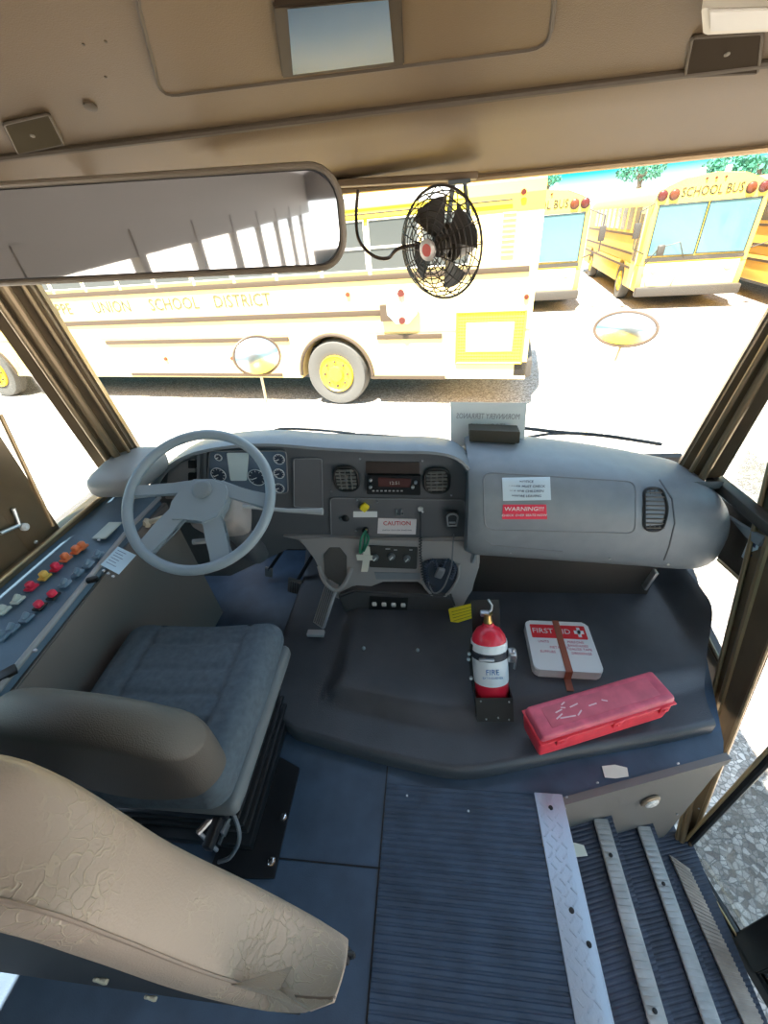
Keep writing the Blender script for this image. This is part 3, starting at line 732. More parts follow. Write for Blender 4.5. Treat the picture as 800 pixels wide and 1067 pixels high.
# lower switch panel
patch('switch_panel', [(344, 519), (484, 521), (485, 563), (345, 559)], mat('fascia_mid', (0, 0, 0)), off=.006, thick=.008, r=.02, bev=.002)
outline('panel_edge', [(344, 519), (484, 521), (485, 563), (345, 559)], m_lite, off=.007, r=.02, rad=.003)
kb = F(380, 527, .010)
kn = MB().box(kb+V((0, -.012, 0)), (.030, .022, .030), Matrix.Rotation(PI/4, 3, 'Y'), bev=.004).build('brake_knob', m_yellow, D, label='yellow diamond parking brake knob')
MB().lathe([(.010, 0), (.010, .012)], kb, (0, -1, 0), 12).build('knob_stem', m_black, kn)
patch('brake_label', [(368, 533), (393, 533), (393, 539), (368, 539)], m_white, off=.009, thick=.002, r=.001, bev=0, label='white strip label')
cl = patch('caution_label', [(394, 540), (434, 541), (433, 557), (393, 556)], mat('caution_white', (.8, .76, .78), .5), off=.010, thick=.002, r=.002, bev=0, label='white caution sticker with red lettering')
text('lettering', 'CAUTION', m_redink, .030, FACE(F(413.5, 545.5, .0113)), cl, .0003, sx=.86)
text('lettering', 'WATCH YOUR STEP BOARDING', m_ink, .0085, FACE(F(413.5, 552.5, .0113)), cl, .0002)
b = MB(); q = F(416, 533, .010)
for dx in (-.011, .009): b.box(q+V((dx, -.004, 0)), (.006, .008, .026), bev=.001)
b.box(q+V((-.008, -.004, -.011)), (.01, .008, .005)); b.box(q+V((.012, -.004, -.011)), (.01, .008, .005))
b.build('clip', m_steel, D)
for p in ((372, 521), (393, 523), (371, 553), (355, 540), (345, 512), (470, 516), (375, 478), (440, 480), (489, 560)): MB().lathe([(.0045, 0), (.0035, .004)], F(*p, .010), (0, -1, 0), 8).build('screw', m_steel, D)
MB().lathe([(.016, 0), (.016, .008), (.010, .012)], F(381, 552, .008), (0, -1, 0), 16).build('ignition_switch', m_black, D)
MB().lathe([(.016, 0), (.016, .004), (.006, .010)], F(360, 540, .008), (0, -1, 0), 16).build('socket', m_black, D)

# lower dash moulding with cup holder
_a, _c = at(400, 562, Y=1.375), at(400, 645, Y=1.255)
LN = V((0, -( _a.z-_c.z), (_a.y-_c.y))).normalized()      # outward normal of the slanting lower face
def LP(off=0): return (_a+LN*off, LN)
G = lambda px, py, off=0: at(px, py, plane=LP(off))
lo = [(292, 560), (318, 566), (330, 582), (334, 602), (341, 619), (352, 626), (366, 624), (384, 612), (398, 604), (436, 604), (447, 612), (458, 630), (470, 640), (482, 634), (492, 615), (500, 590), (500, 566), (488, 562), (400, 563), (340, 560)]
b = MB(); b.prism([at(*p, plane=LP()) for p in lo], (0, .12, 0), bev=.010, seg=3); b.build('lower_moulding', m_dashl, D, label='paler grey lower moulding')
# cup holder
q = at(349, 593, plane=LP(.03))
b = MB(); b.tube([q+V((.045*math.cos(a), .045*math.sin(a)-.01, .02)) for a in [2*PI*k/24 for k in range(24)]], .008, 8, closed=True)
cup = MB(); 
cup.prism([q+V((.052*math.cos(a), .052*math.sin(a), -.09)) for a in [PI+PI*k/12 for k in range(13)]]+[q+V((.052, .05, -.09)), q+V((-.052, .05, -.09))], (0, 0, .06), bev=.01)
cup.bm.free(); b.bm.free()
b = MB(); b.prism([at(337, 578, plane=LP(.004)), at(343, 571, plane=LP(.004)), at(354, 571, plane=LP(.004)), at(361, 580, plane=LP(.004)), at(361, 600, plane=LP(.004)), at(358, 612, plane=LP(.004)), at(345, 610, plane=LP(.004)), at(338, 598, plane=LP(.004))], (0, .01, 0), bev=.002)
cupo = b.build('cup_holder', mat('cup_recess', (.085, .08, .078), .6), D, label='darker cup holder recess')
b = MB(); b.tube(spline([at(332, 590, plane=LP(.01)), at(338, 606, plane=LP(.05)), at(349, 615, plane=LP(.06)), at(359, 608, plane=LP(.05)), at(366, 592, plane=LP(.01))], 5), .009, 8); b.build('cup_lip', m_dashl, cupo)
# HVAC
hv = MB().prism(roundpoly([at(384, 568, plane=LP(.002)), at(435, 570, plane=LP(.002)), at(434, 592, plane=LP(.002)), at(385, 590, plane=LP(.002))], .006), (0, -.006, 0)).build('heater_panel', mat('heater_dark', (.045, .040, .036), .4), D, label='dark heater control panel')
for px, py in ((391, 580), (408, 579), (424, 581)):
    q = at(px, py, plane=LP(.008)); kn = MB().lathe([(.015, 0), (.014, .012), (.010, .016)], q, (0, -1, 0), 16).build('heater_knob', mat('knob_grey', (.16, .17, .18), .35), hv)
    MB().box(q+V((0, -.018, 0)), (.004, .006, .020), Matrix.Rotation(.7, 3, 'Y')).build('pointer', m_white, kn)
b = MB(); b.box(at(404, 572, plane=LP(.009)), (.02, .002, .004)); b.box(at(412, 573, plane=LP(.009)), (.014, .002, .004)); b.box(at(428, 573, plane=LP(.009)), (.014, .002, .004)); b.build('heater_marks', mat('button_grey', (.5, .5, .5)), hv)
b = MB(); b.prism([at(390, 596, plane=LP(.003)), at(438, 597, plane=LP(.003)), at(438, 603, plane=LP(.003)), at(392, 603, plane=LP(.003))], (0, -.004, 0)); b.build('tray_lip', m_dash, D)
# mic pocket
b = MB(); b.prism(spline([at(*p, plane=LP(.003)) for p in ((439, 590), (446, 583), (466, 583), (476, 590), (476, 604), (466, 618), (455, 623), (443, 612))], 3, True), (0, -.004, 0)); pk = b.build('pocket', mat('pocket_dark', (.04, .05, .075), .5), D, label='dark open pocket')
b = MB(); b.tube(spline([at(*p, plane=LP(.015)) for p in ((439, 590), (440, 606), (447, 617), (456, 624), (467, 618), (477, 602), (478, 588))], 4), .006, 8); b.build('pocket_lip', m_dashl, pk)
# under box with four switches
ub = MB().prism([at(*p, Y=1.27) for p in ((352, 622), (368, 616), (470, 622), (478, 640), (470, 652), (364, 650))], (0, .2, 0), bev=.008).build('lower_box', mat('under_dash', (.075, .073, .075), .5, bump=.3), D, label='dark box under the dash centre')
MB().prism([at(*p, Y=1.263) for p in ((385, 622), (425, 624), (424, 636), (384, 635))], (0, .006, 0), bev=.001).build('switch_bezel', m_black, ub)
for px in (390, 400, 410, 420): MB().box(at(px, 629.5+.04*(px-390), Y=1.257), (.020, .014, .022), Matrix.Rotation(.35, 3, 'X'), bev=.004).build('rocker_switch', mat('ivory_rocker', (.62, .62, .58), .4), ub)

# ---- passenger side bulge
X0, X1 = .125, 1.09
def gsec(x):
    k = (x-X0)/(X1-X0)
    zt = .795-.08*k-.11*k*k; zb = .340-.07*k
    endr = 1.0
    if x > X1-.16:
        s = (x-(X1-.16))/.16; endr = math.sqrt(max(0, 1-s**2.6))*.55+.45 if s < 1 else .45
    if x < X0+.05:
        s = (X0+.05-x)/.05; endr = 1-.06*s*s
    return zt, zb, endr
EXP = 2.7
def gpoint(x, ang):
    zt, zb, e = gsec(x); zc = (zt+zb)/2; bz = (zt-zb)/2*(.25+.75*e); ay = .25*e
    c, s = math.cos(ang), math.sin(ang)
    return V((x, 1.49+.02*0+ay*math.copysign(abs(c)**(2/EXP), c), zc+bz*math.copysign(abs(s)**(2/EXP), s)))
def ginside(p):
    if p.x < X0 or p.x > X1: return False
    zt, zb, e = gsec(p.x); zc = (zt+zb)/2; bz = (zt-zb)/2*(.25+.75*e); ay = .25*e
    return (abs(p.y-1.49)/ay)**EXP+(abs(p.z-zc)/bz)**EXP < 1
def ghit(px, py, off=0):
    d = ray(px, py); d = d/d.y; lo_, hi_ = 1.1, 1.6; t = 1.15
    while t < 1.6 and not ginside(CAMPOS+d*t): t += .004
    a, c = t-.004, t
    for _ in range(14):
        m_ = (a+c)/2
        if ginside(CAMPOS+d*m_): c = m_
        else: a = m_
    return CAMPOS+d*c-d.normalized()*off
b = MB(); NX, NA = 60, 40
rings = []
for i in range(NX+1):
    x = X0+(X1-X0)*(1-(1-i/NX)**1.4); rings.append([b.bm.verts.new(gpoint(x, 2*PI*j/NA)) for j in range(NA)])
for A_, B_ in zip(rings, rings[1:]):
    for j in range(NA): b.bm.faces.new((A_[j], A_[(j+1) % NA], B_[(j+1) % NA], B_[j]))
b.bm.faces.new(rings[0]); b.bm.faces.new(rings[-1][::-1])
gb = b.build('passenger_bulge', m_dash, D, smooth=60, label='rounded grey passenger side of the dash')
# deck from the bulge to the glass
b = MB()
def deck(u, v):
    x = X0-.03+(X1+.0-X0)*u; zt = gsec(min(x, X1-.17))[0]; yb = wsf((x+1.2)/2.32, 0).y-.01
    return V((x, 1.42+(yb-1.42)*v, zt-.012+(.60-.05*u-zt)*v))
b.slab(deck, 30, 6, (0, 0, -.03)); b.build('top_deck', m_dash, D, smooth=60)
def gdecal(name, quad, m, off=.002, nu=8, nv=6, parent=gb, label=None, th=.0015):
    q = [V((p[0], p[1], 0)) for p in quad]
    def f(u, v):
        p = q[0].lerp(q[1], u).lerp(q[3].lerp(q[2], u), v); return ghit(p.x, p.y, off)
    b = MB(); b.slab(f, nu, nv, (0, th, 0)); return b.build(name, m, parent, label=label, smooth=60)
def gline(name, pts, m, r=.003, closed=True, off=.0, parent=gb):
    b = MB(); b.tube([ghit(p[0], p[1], off) for p in pts], r, 6, closed=closed); return b.build(name, m, parent)
def px_round(pts, r): return [(p.x, p.y) for p in roundpoly([V((a, c, 0)) for a, c in pts], r, 5)]
def dens(pts, n=6, closed=True):
    o = []; N = len(pts)
    for i in range(N if closed else N-1):
        a = pts[i]; c = pts[(i+1) % N]
        for k in range(n): o.append((a[0]+(c[0]-a[0])*k/n, a[1]+(c[1]-a[1])*k/n))
    return o
gline('glove_door_seam', dens(px_round([(503, 492), (662, 502), (662, 556), (505, 552)], 10), 3), m_lite, .0028)
gline('end_seam', dens([(687, 500), (700, 520), (703, 545), (697, 570), (690, 588)], 4, False), m_panel, .003, closed=False)
gline('lower_seam', dens([(505, 562), (512, 568), (600, 576)], 6, False), m_lite, .002, closed=False)
s1 = gdecal('info_sticker', [(523, 498), (573, 497), (574, 521), (524, 522)], mat('sticker_blue', (.58, .68, .74), .5), label='pale blue printed sticker')
for i, (s, dy) in enumerate((('NOTICE', 0), ('DRIVER MUST CHECK', 0), ('BUS FOR CHILDREN', 0), ('BEFORE LEAVING', 0))):
    q = ghit(548.5, 502+5.0*i, .004); text('lettering', s, m_ink, .013, frame(q, (1, 0, 0), (0, .12, 1)), s1, .0003)
s2 = gdecal('warning_sticker', [(524, 526), (569, 526), (570, 541), (523, 541)], mat('sticker_red', (.80, .02, .07), .45), label='red warning sticker')
q = ghit(546, 530.5, .0045); text('lettering', 'WARNING!!!', m_white, .024, frame(q, (1, 0, 0), (0, .02, 1)), s2, .0004)
q = ghit(546, 537, .0045); text('lettering', 'CHECK OVER SEATS NOW', m_white, .013, frame(q, (1, 0, 0), (0, .0, 1)), s2, .0004)
# side vent
vp = px_round([(671, 508), (690, 509), (696, 530), (690, 553), (671, 553)], 8)
b = MB(); ctr = ghit(682, 531)
b.bm.faces.new([b.bm.verts.new(ghit(x, y, .002)) for x, y in vp]); sv = b.build('side_vent', m_dark, gb, label='dark oval side vent')
gline('vent_rim', dens(vp, 2), m_black, .005, off=.003, parent=sv)
b = MB()
for k in range(9):
    y = 513+4.6*k; b.bar(ghit(673, y, .004), ghit(692, y+.4, .004), .005, .003)
for x in (677, 682, 687): b.bar(ghit(x, 511, .005), ghit(x, 551, .005), .003, .003, up=V((0, 1, 0)))
b.build('vent_slats', mat('slat_brown', (.10, .095, .085), .5), sv)
# under-bulge dark panel and hinge bracket
b = MB(); b.box((.54, 1.40, .225), (.78, .03, .28), bev=.004); b.box((.54, 1.47, .345), (.78, .12, .02)); b.build('lower_cover', mat('under_cover', (.045, .035, .03), .6, bump=.4, bscale=90), D, label='dark brown cover below the passenger bulge')
b = MB(); q = at(677, 604, Y=1.36); b.box(q, (.012, .03, .10), Matrix.Rotation(.2, 3, 'Y'), bev=.002); b.build('bracket', m_steel, D)
for p in ((532, 576), (635, 582), (696, 588)): MB().lathe([(.004, 0), (.004, .003)], ghit(*p, .002), (0, -1, 0), 8).build('screw', m_steel, D)

# ================================================================== STEERING
wc = V((-.735, 1.06, .845)); wn = V((.10, -.62, .78)).normalized(); WR = .232
wc = at(207.5, 520, Y=1.06)
wx = V((1, .15, 0)); wx = (wx-wn*wx.dot(wn)).normalized(); wy = wn.cross(wx)
if wy.z < 0: wy = -wy
wp = lambda x, y, z=0: wc+wx*x+wy*y+wn*z
SWL = thing('steering_wheel', 'large grey four spoke steering wheel in front of the driver seat', 'steering wheel', tuple(wc))
b = MB(); b.tube([wp(WR*math.cos(a), WR*math.sin(a)) for a in [2*PI*k/72 for k in range(72)]], .0165, 14, closed=True); b.build('rim', m_wheel, SWL)
hub = MB(); hp_ = [(-.055, .060), (-.03, .072), (.05, .066), (.095, .045), (.105, .015), (.085, -.03), (.07, -.075), (.02, -.095), (0, -.065), (-.045, -.055), (-.085, -.075), (-.105, -.05), (-.085, -.005)]
hub.prism([wp(x, y, -.035) for x, y in hp_], wn*.045, bev=.010, seg=3); hb = hub.build('hub', m_wheel, SWL)
b = MB(); b.lathe([(.032, 0), (.032, .004), (.027, .008), (.022, .0085)], wp(.012, .028, .010), wn, 28); b.build('horn_button', mat('horn_grey', (.20, .24, .27), .4), hb)
for a0, w0, w1, st in ((168, .050, .034, (-.03, .045)), (-8, .055, .042, (.06, .035)), (222, .070, .052, (-.05, -.02)), (-70, .070, .056, (.035, -.04))):
    a = math.radians(a0); e = V((WR*math.cos(a), WR*math.sin(a), 0)); s = V((*st, 0)); d = (e-s).normalized(); pp = V((-d.y, d.x, 0))
    poly = [s+pp*w0/2, (s+e)/2+pp*(w0+w1)/4*.85, e+pp*w1/2*1.3, e-pp*w1/2*1.3, (s+e)/2-pp*(w0+w1)/4*.85, s-pp*w0/2]
    b = MB(); b.prism([wp(p.x, p.y, -.022) for p in poly], wn*.024, bev=.006, seg=3); b.build('spoke', m_wheel, SWL)
SC = thing('steering_column', 'grey steering column with stalk running from wheel to dash', 'steering column', tuple(wp(0, 0, -.3)))
b = MB(); b.rbox(wp(.02, -.01, -.14), (.17, .14, .20), .04, 6, R=Matrix((wx, wy, wn)).transposed()); sh = b.build('shroud', m_dashl, SC)
b = MB(); b.tube([wp(0, -.01, -.04), wp(0, -.02, -.36), wp(0, -.06, -.62)], [.035, .045, .05], 14); b.build('column_tube', m_panel, SC)
b = MB(); s0 = wp(.09, .0, -.10); s1_ = at(300, 532, Y=1.2); s2_ = at(334, 533, Y=1.2); b.tube([s0, s1_, s2_], [.006, .008, .012], 10); b.tube([s2_-V((.05, 0, 0)), s2_+V((.008, 0, 0))], [.009, .013], 12); b.build('signal_stalk', mat('stalk_grey', (.35, .38, .40), .4), SC, label='pale grey turn signal stalk')
b = MB(); b.tube([wp(-.07, -.11, -.12), wp(.05, -.11, -.12)], .010, 10); b.build('tilt_lever', mat('stalk_grey', (0, 0, 0)), SC)
b = MB(); b.tube([wp(-.08, .0, -.1), at(152, 545, Y=1.15)], .010, 8); b.lathe([(.016, -.01), (.02, 0), (.012, .015)], at(152, 545, Y=1.14), (0, -1, .3), 14); b.build('trailer_knob', mat('ivory_knob', (.65, .58, .45), .4), SC, label='ivory round knob')

# pedals
def pedal(name, lab, pts, wid, th, m, Y, arm):
    a, c = at(*pts[0], Y=Y[0]), at(*pts[1], Y=Y[1]); t = thing(name, lab, 'pedal', tuple(c))
    b = MB(); b.bar(a, c, wid, th, bev=.005); p = b.build('pad', m, t)
    d = (c-a).normalized(); x = d.cross(V((0, 0, 1))).normalized(); nz = x.cross(d)
    if nz.z < 0: nz = -nz
    b = MB()
    for k in range(5): b.bar(a.lerp(c, .15)+x*(-wid*.32+wid*.16*k)+nz*th*.6, a.lerp(c, .9)+x*(-wid*.32+wid*.16*k)+nz*th*.6, .004, .003)
    b.build('ridges', mat('ridge_grey', (.16, .165, .17), .6), p)
    b = MB(); b.tube([a.lerp(c, .3), arm], .010, 8); b.build('arm', m_blackmetal, t)
    return t
pedal('accelerator_pedal', 'long grey accelerator pedal leaning on the floor below the cup holder', [(347, 606), (331, 655)], .072, .014, mat('pedal_grey', (.34, .35, .37), .5), (1.30, 1.19), V((-.25, 1.55, .35)))
b = MB(); b.box(at(329, 660, Z=.085), (.075, .03, .018), bev=.004); tag(b.build('pedal_mount', mat('pedal_grey', (0, 0, 0))), 'pale hinge plate on the floor under the accelerator pedal', 'bracket')
pedal('brake_pedal', 'wide ridged dark brake pedal left of the accelerator', [(308, 603), (307, 622)], .085, .016, mat('brake_rubber', (.085, .085, .08), .6), (1.48, 1.44), V((-.36, 1.74, .52)))
pedal('footswitch_pedal', 'small pale foot pedal under the steering column', [(280, 591), (280, 601)], .045, .012, mat('pale_pad', (.22, .20, .18), .6), (1.55, 1.53), V((-.5, 1.76, .5)))

# ================================================================== DRIVER SEAT
S = thing('driver_seat', 'slate blue driver seat with taupe back behind the steering wheel', 'seat', (-.75, .6, 0))
def cush(p):
    x, y, z = p
    # rounder front corners, narrower rear
    k = .93+.07*smooth01(-.25, .05, y); x2 = x*k
    if z > 0:
        ax = abs(x)
        z += .012*math.cos(min(1, ax/.27)*PI)*-1*.6
        groove = math.exp(-((ax-.145)/.010)**2)*.009
        if ax < .145:
            for yy in (-.10, -.02, .06, .15): groove += math.exp(-((y-yy)/.009)**2)*(.012 if yy == -.10 else .007)
        if -.21 < y < .235: z -= groove
        z += -.03*smooth01(.18, .27, y)
    return V((x2, y, z))
q = V((-.725, .60, .44))
b = MB(); b.rbox(q, (.50, .52, .13), .055, 90, f=cush, R=Matrix.Rotation(.05, 3, 'Z')); cu = b.build('cushion', m_seat, S, smooth=70)
b = MB(); b.rbox(q+V((0, 0, -.075)), (.50, .48, .06), .025, 8); b.build('cushion_pan', m_seatside, S)
# lighter side panel with piping on aisle side
def pipe_pt(y): return V((-.49-.02*(1-smooth01(.3, .6, y)), y, .45))
b = MB(); b.tube([V((-.495, .80, .43)), V((-.487, .66, .455)), V((-.49, .5, .455)), V((-.50, .38, .45))], .006, 8); b.build('piping', m_seatside, cu)
# backrest: rear plane at y~.3
def back_f(p):
    x, y, z = p
    w_ = 1.0-.10*smooth01(.05, -.26, z)
    dz = -.15*(abs(x)/.27)**2.4 if z > 0 else 0
    return V((x*w_, y-.10*(z+.25)*.35 + .03*(x/.28)**2, z+dz*smooth01(0, .22, z)))
b = MB(); b.rbox(V((-.738, .395, .600)), (.52, .10, .40), .048, 24, f=back_f, R=Matrix.Rotation(-.05, 3, 'Z') @ Matrix.Rotation(.04, 3, 'X')); bk = b.build('backrest', m_back, S, smooth=70, label='taupe vinyl back of the seat')
b = MB(); q = at(213, 792, Y=.415); b.lathe([(.014, -.012), (.014, .01), (.010, .014)], q, (.5, -.2, 1), 16); b.build('recline_knob', mat('amber_knob', (.50, .33, .13), .4), S, label='amber recline knob')
b = MB(); q = at(282, 712, Y=.70); b.box(q, (.02, .05, .03), bev=.005); b.tube([q, q+V((.02, -.01, -.03))], .005); b.build('slide_lever', m_black, S)
for p, y in (((268, 738), .62), ((263, 752), .6)):
    q = at(*p, Y=y); b = MB(); b.lathe([(.012, -.01), (.012, .012)], q, (1, 0, .2), 12)
    b.box(q+V((-.015, 0, -.008)), (.03, .05, .02), bev=.004); b.build('adjuster_knob', m_black, S)
# suspension base
b = MB(); b.box((-.72, .60, .20), (.34, .36, .26), bev=.03)
for k in range(5): b.box((-.72, .60, .10+.05*k), (.37, .39, .018), bev=.006)
b.build('bellows', m_black, S)
b = MB(); b.box((-.72, .58, .335), (.42, .44, .03), bev=.005); b.bar((-.535, .30, .33), (-.515, .78, .33), .02, .03, bev=.003); b.build('slide_rails', m_blackmetal, S)
pl = [at(268, 775, Z=.012), at(312, 800, Z=.012), at(285, 915, Z=.012), at(215, 915, Z=.012)]
b = MB(); b.prism(pl, (0, 0, -.010), bev=.001); b.box((-.72, .6, .03), (.36, .42, .04), bev=.004); bp_ = b.build('base_plate', m_blackmetal, S)
for p in ((295, 852), (283, 898)):
    q = at(*p, Z=.013); b = MB(); b.lathe([(.013, 0), (.012, .005), (.008, .006), (.008, .014), (.002, .015)], q, seg=6); b.build('bolt', m_chrome, bp_)
b = MB(); b.bar(at(272, 778, Z=.16), at(232, 870, Z=.16), .008, .03, bev=.002); b.bar(at(262, 800, Z=.10), at(228, 880, Z=.10), .006, .01); b.build('side_rail', m_steel, S)
cb = thing('seat_cable', 'loose looping grey cable behind the driver seat base', 'cable', tuple(at(240, 890, Z=.05)))
b = MB(); b.tube(spline([at(220, 832, Z=.30), at(236, 838, Z=.27), at(247, 858, Z=.24), at(249, 876, Z=.2), at(240, 893, Z=.16), at(228, 898, Z=.12)], 8), .0055, 8); b.build('cable', mat('cable_grey', (.16, .17, .19), .35), cb)
b = MB(); b.tube(spline([at(206, 868, Z=.3), at(226, 846, Z=.3), at(236, 834, Z=.3)], 6), .008, 8); b.tube([at(206, 866, Z=.3), at(226, 886, Z=.2)], .005, 8); b.build('bracket_arm', m_steel, cb)
b = MB(); b.rbox(at(229, 830, Z=.28), (.07, .05, .022), .01, 4); b.build('spring_cap', mat('cap_tan', (.32, .28, .23), .5), cb)

# ================================================================== BARRIER with crackled vinyl
BR = thing('padded_barrier', 'beige crackled vinyl padded barrier top behind the driver seat', 'barrier', (-.7, .1, 0))
yF, yR = .152, .048
topF = [(0, 776), (50, 792), (100, 817), (150, 850), (200, 882), (280, 922), (345, 958)]
front = [at(*p, Y=yF) for p in topF]
prof = [V((-1.22, 0, 1.16)), V((-.62, 0, 1.20))]+[V((p.x, 0, p.z)) for p in front]
rear = [(0, 968), (100, 998), (200, 1033), (280, 1053), (330, 1058)]
rearp = [at(*p, Y=yR) for p in rear]
# matched stations along the sloping shoulder: front edge and rear edge
fr = spline([V((-1.22, yF, 1.17)), V((-.75, yF, 1.17)), V((-.5, yF, 1.155))]+front+[at(362, 972, Y=yF)+V((.0, 0, 0))], 5)
re = spline([V((-1.22, yR, 1.17)), V((-.75, yR, 1.17)), V((-.5, yR, 1.14))]+rearp+[at(342, 1056, Y=yR)], 5)
def resamp(pts, n):
    L = [0]
    for a, c in zip(pts, pts[1:]): L.append(L[-1]+(c-a).length)
    out = []; j = 0
    for i in range(n+1):
        s = L[-1]*i/n
        while j < len(L)-2 and L[j+1] < s: j += 1
        out.append(pts[j].lerp(pts[j+1], (s-L[j])/max(1e-9, L[j+1]-L[j])))
    return out
N = 60; fr = resamp(fr, N); re = resamp(re, N)
b = MB(); rings = []
for i in range(N+1):
    a, c = fr[i], re[i]; tdir = (fr[min(N, i+1)]-fr[max(0, i-1)]).normalized(); up_ = V((0, 1, 0)).cross(tdir)
    if up_.z < 0: up_ = -up_
    ring = []; r = .022; wdir = (a-c)
    zend = min(a.z, c.z)-.30
    K = 10
    lowF = V((a.x-.03, a.y+.0, .32)); lowR = V((c.x-.03, c.y+.03, .32))
    if i > N-8: pass
    for k in range(K+1):
        t = k/K; p = a.lerp(c, t); e = min(t, 1-t)*wdir.length
        drop = 0 if e > r else r-math.sqrt(max(0, r*r-(r-e)**2))
        ring.append(b.bm.verts.new(p-up_*drop+up_*.006*math.sin(t*PI)))
    rings.append((ring, a-up_*.06-V((0, 0, 0)), c-up_*.06+V((0, .012, 0))))
tend = (fr[-1]-fr[-4]).normalized(); upe = V((0, 1, 0)).cross(tend); upe = upe if upe.z > 0 else -upe
ring0 = [v.co.copy() for v in rings[-1][0]]; mid = (fr[-1]+re[-1])/2
for k in range(1, 7):
    an = k/6*PI/2; sh_ = tend*.035*math.sin(an)-upe*.035*(1-math.cos(an)); nr = []
    for v in ring0:
        q = v+sh_; q = q+(mid-v)*.22*(1-math.cos(an)); nr.append(b.bm.verts.new(q))
    rings.append((nr, rings[-1][1]+(-upe*.012), rings[-1][2]+(-upe*.012)))
for (A_, _, _), (B_, _, _) in zip(rings, rings[1:]):
    for j in range(len(A_)-1): b.bm.faces.new((A_[j], A_[j+1], B_[j+1], B_[j]))
# sides down
low = {0: [], -1: []}
for side in (0, -1):
    prev = None
    for ring, la, lc in rings:
        v = b.bm.verts.new(la if side == 0 else lc)
        if prev: b.bm.faces.new((prev[0], ring[side], v, prev[1]))
        prev = (ring[side], v); low[side].append(v)
for k in range(len(low[0])-1): b.bm.faces.new((low[0][k], low[0][k+1], low[-1][k+1], low[-1][k]))
# rounded end cap
ring, la, lc = rings[-1]
b.bm.faces.new(list(ring)+[b.bm.verts.new(lc), b.bm.verts.new(la)])
b.build('padding', m_vinyl, BR, smooth=60)
b = MB(); pts = [fr[i].lerp(re[i], .86) for i in range(N+1)]
pts = []
for i in range(N+1):
    tdir = (fr[min(N, i+1)]-fr[max(0, i-1)]).normalized(); up_ = V((0, 1, 0)).cross(tdir); up_ = up_ if up_.z > 0 else -up_
    pts.append(fr[i].lerp(re[i], .86)+up_*.0025)
b.tube(pts, .0018, 6); b.build('seam', mat('vinyl_seam', (.26, .2, .17), .6), BR)
b = MB(); poly = [re[i]+V((-.03, .045, -.07)) for i in range(N-5)]; poly += [V((poly[-1].x-.01, yR+.045, .30)), V((-1.22, yR+.045, .30))]
b.prism([V((p.x, yR+.03, p.z)) for p in poly], (0, .05, 0)); bpn = b.build('rear_panel', mat('barrier_panel', (.018, .022, .030), .7, bump=.3), BR, label='dark rear panel')
b = MB(); q = at(366, 994, Y=.13); b.tube([q+V((-.012, 0, .004)), q+V((.002, 0, 0)), q+V((.002, 0, -.012)), q+V((-.004, 0, -.02))], .004, 8); b.box(q+V((-.012, 0, -.014)), (.014, .02, .03), bev=.003); b.build('edge_bracket', m_black, BR)
for x in (-.85, -1.15):
    b = MB(); b.tube([(x, .2, .34), (x, .2, .01)], .016, 10); b.box((x, .2, .008), (.08, .10, .012), bev=.003); b.build('leg', m_blackmetal, BR)
for p in ((105, 1022), (157, 1040)):
    q = at(*p, Y=yR+.026); b = MB(); b.rbox(q, (.022, .006, .020), .003, 5, f=lambda v: v*(1+.25*math.sin(v.x*300)+.2*math.cos(v.z*260)), R=Matrix.Rotation(.6, 3, 'Y')); b.build('worn_patch', mat('foam', (.45, .42, .33), .9), bpn, label='pale worn patch')

# ================================================================== FIRE EXTINGUISHER, TAG
EX = thing('fire_extinguisher', 'red fire extinguisher with white label strapped in a black bracket', 'fire extinguisher', tuple(at(512, 740, Z=.06)))
e0 = at(512, 722, Z=.115); e1 = at(508.5, 652, Y=e0.y+.115)
ax = (e1-e0).normalized(); EL = (e1-e0).length; ER = .060
print('ext', e0, e1, EL)
E_ = lambda s: e0+ax*s
b = MB(); b.lathe([(ER*.9, -.03), (ER, -.02), (ER, EL*.78), (ER*.93, EL*.86), (ER*.7, EL*.95), (ER*.35, EL*1.0), (ER*.3, EL*1.04)], e0, ax, 36); body = b.build('cylinder', m_red, EX)
b = MB(); b.lathe([(ER+.001, EL*.22), (ER+.0015, EL*.23), (ER+.0015, EL*.79), (ER+.001, EL*.80)], e0, ax, 36); lb_ = b.build('label_band', mat('label_white', (.80, .84, .86), .4), body, label='white paper label')
sx_ = V((1, 0, 0)); sx_ = (sx_-ax*sx_.dot(ax)).normalized(); sf = ax.cross(sx_)
if sf.y > 0: sf = -sf
text('lettering', 'FIRE', mat('blue_ink', (.08, .2, .45), .5), .028, frame(E_(EL*.44)+sf*(ER+.003), sx_, ax), lb_, .0004, sx=.9)
text('lettering', 'EXTINGUISHER', mat('blue_ink', (0, 0, 0)), .010, frame(E_(EL*.36)+sf*(ER+.003), sx_, ax), lb_, .0004)
b = MB(); b.lathe([(.014, 0), (.016, .01), (.013, .03), (.018, .04)], E_(EL*1.02), ax, 16); b.build('valve', mat('brass', (.6, .42, .15), .3, metal=.8), EX)
b = MB(); h0 = E_(EL*1.02+.04); b.tube([h0, h0+ax*.012+sx_*.014, h0+ax*.028+sx_*.016, h0+ax*.05+sx_*.004], .004, 8); b.box(h0+sx_*(-.01), (.03, .02, .018), bev=.004); b.build('handle', m_steel, EX)
b = MB(); b.lathe([(ER+.0025, EL*.58), (ER+.004, EL*.585), (ER+.004, EL*.68), (ER+.0025, EL*.685)], e0, ax, 36); st = b.build('strap', mat('strap_black', (.03, .035, .05), .5), EX)
b = MB(); q = E_(EL*.63)+sf*(ER+.006); b.box(q+sx_*-.018, (.05, .008, .018), frame((0, 0, 0), sx_, ax).to_3x3(), bev=.003); b.build('strap_clasp', m_steel, st)
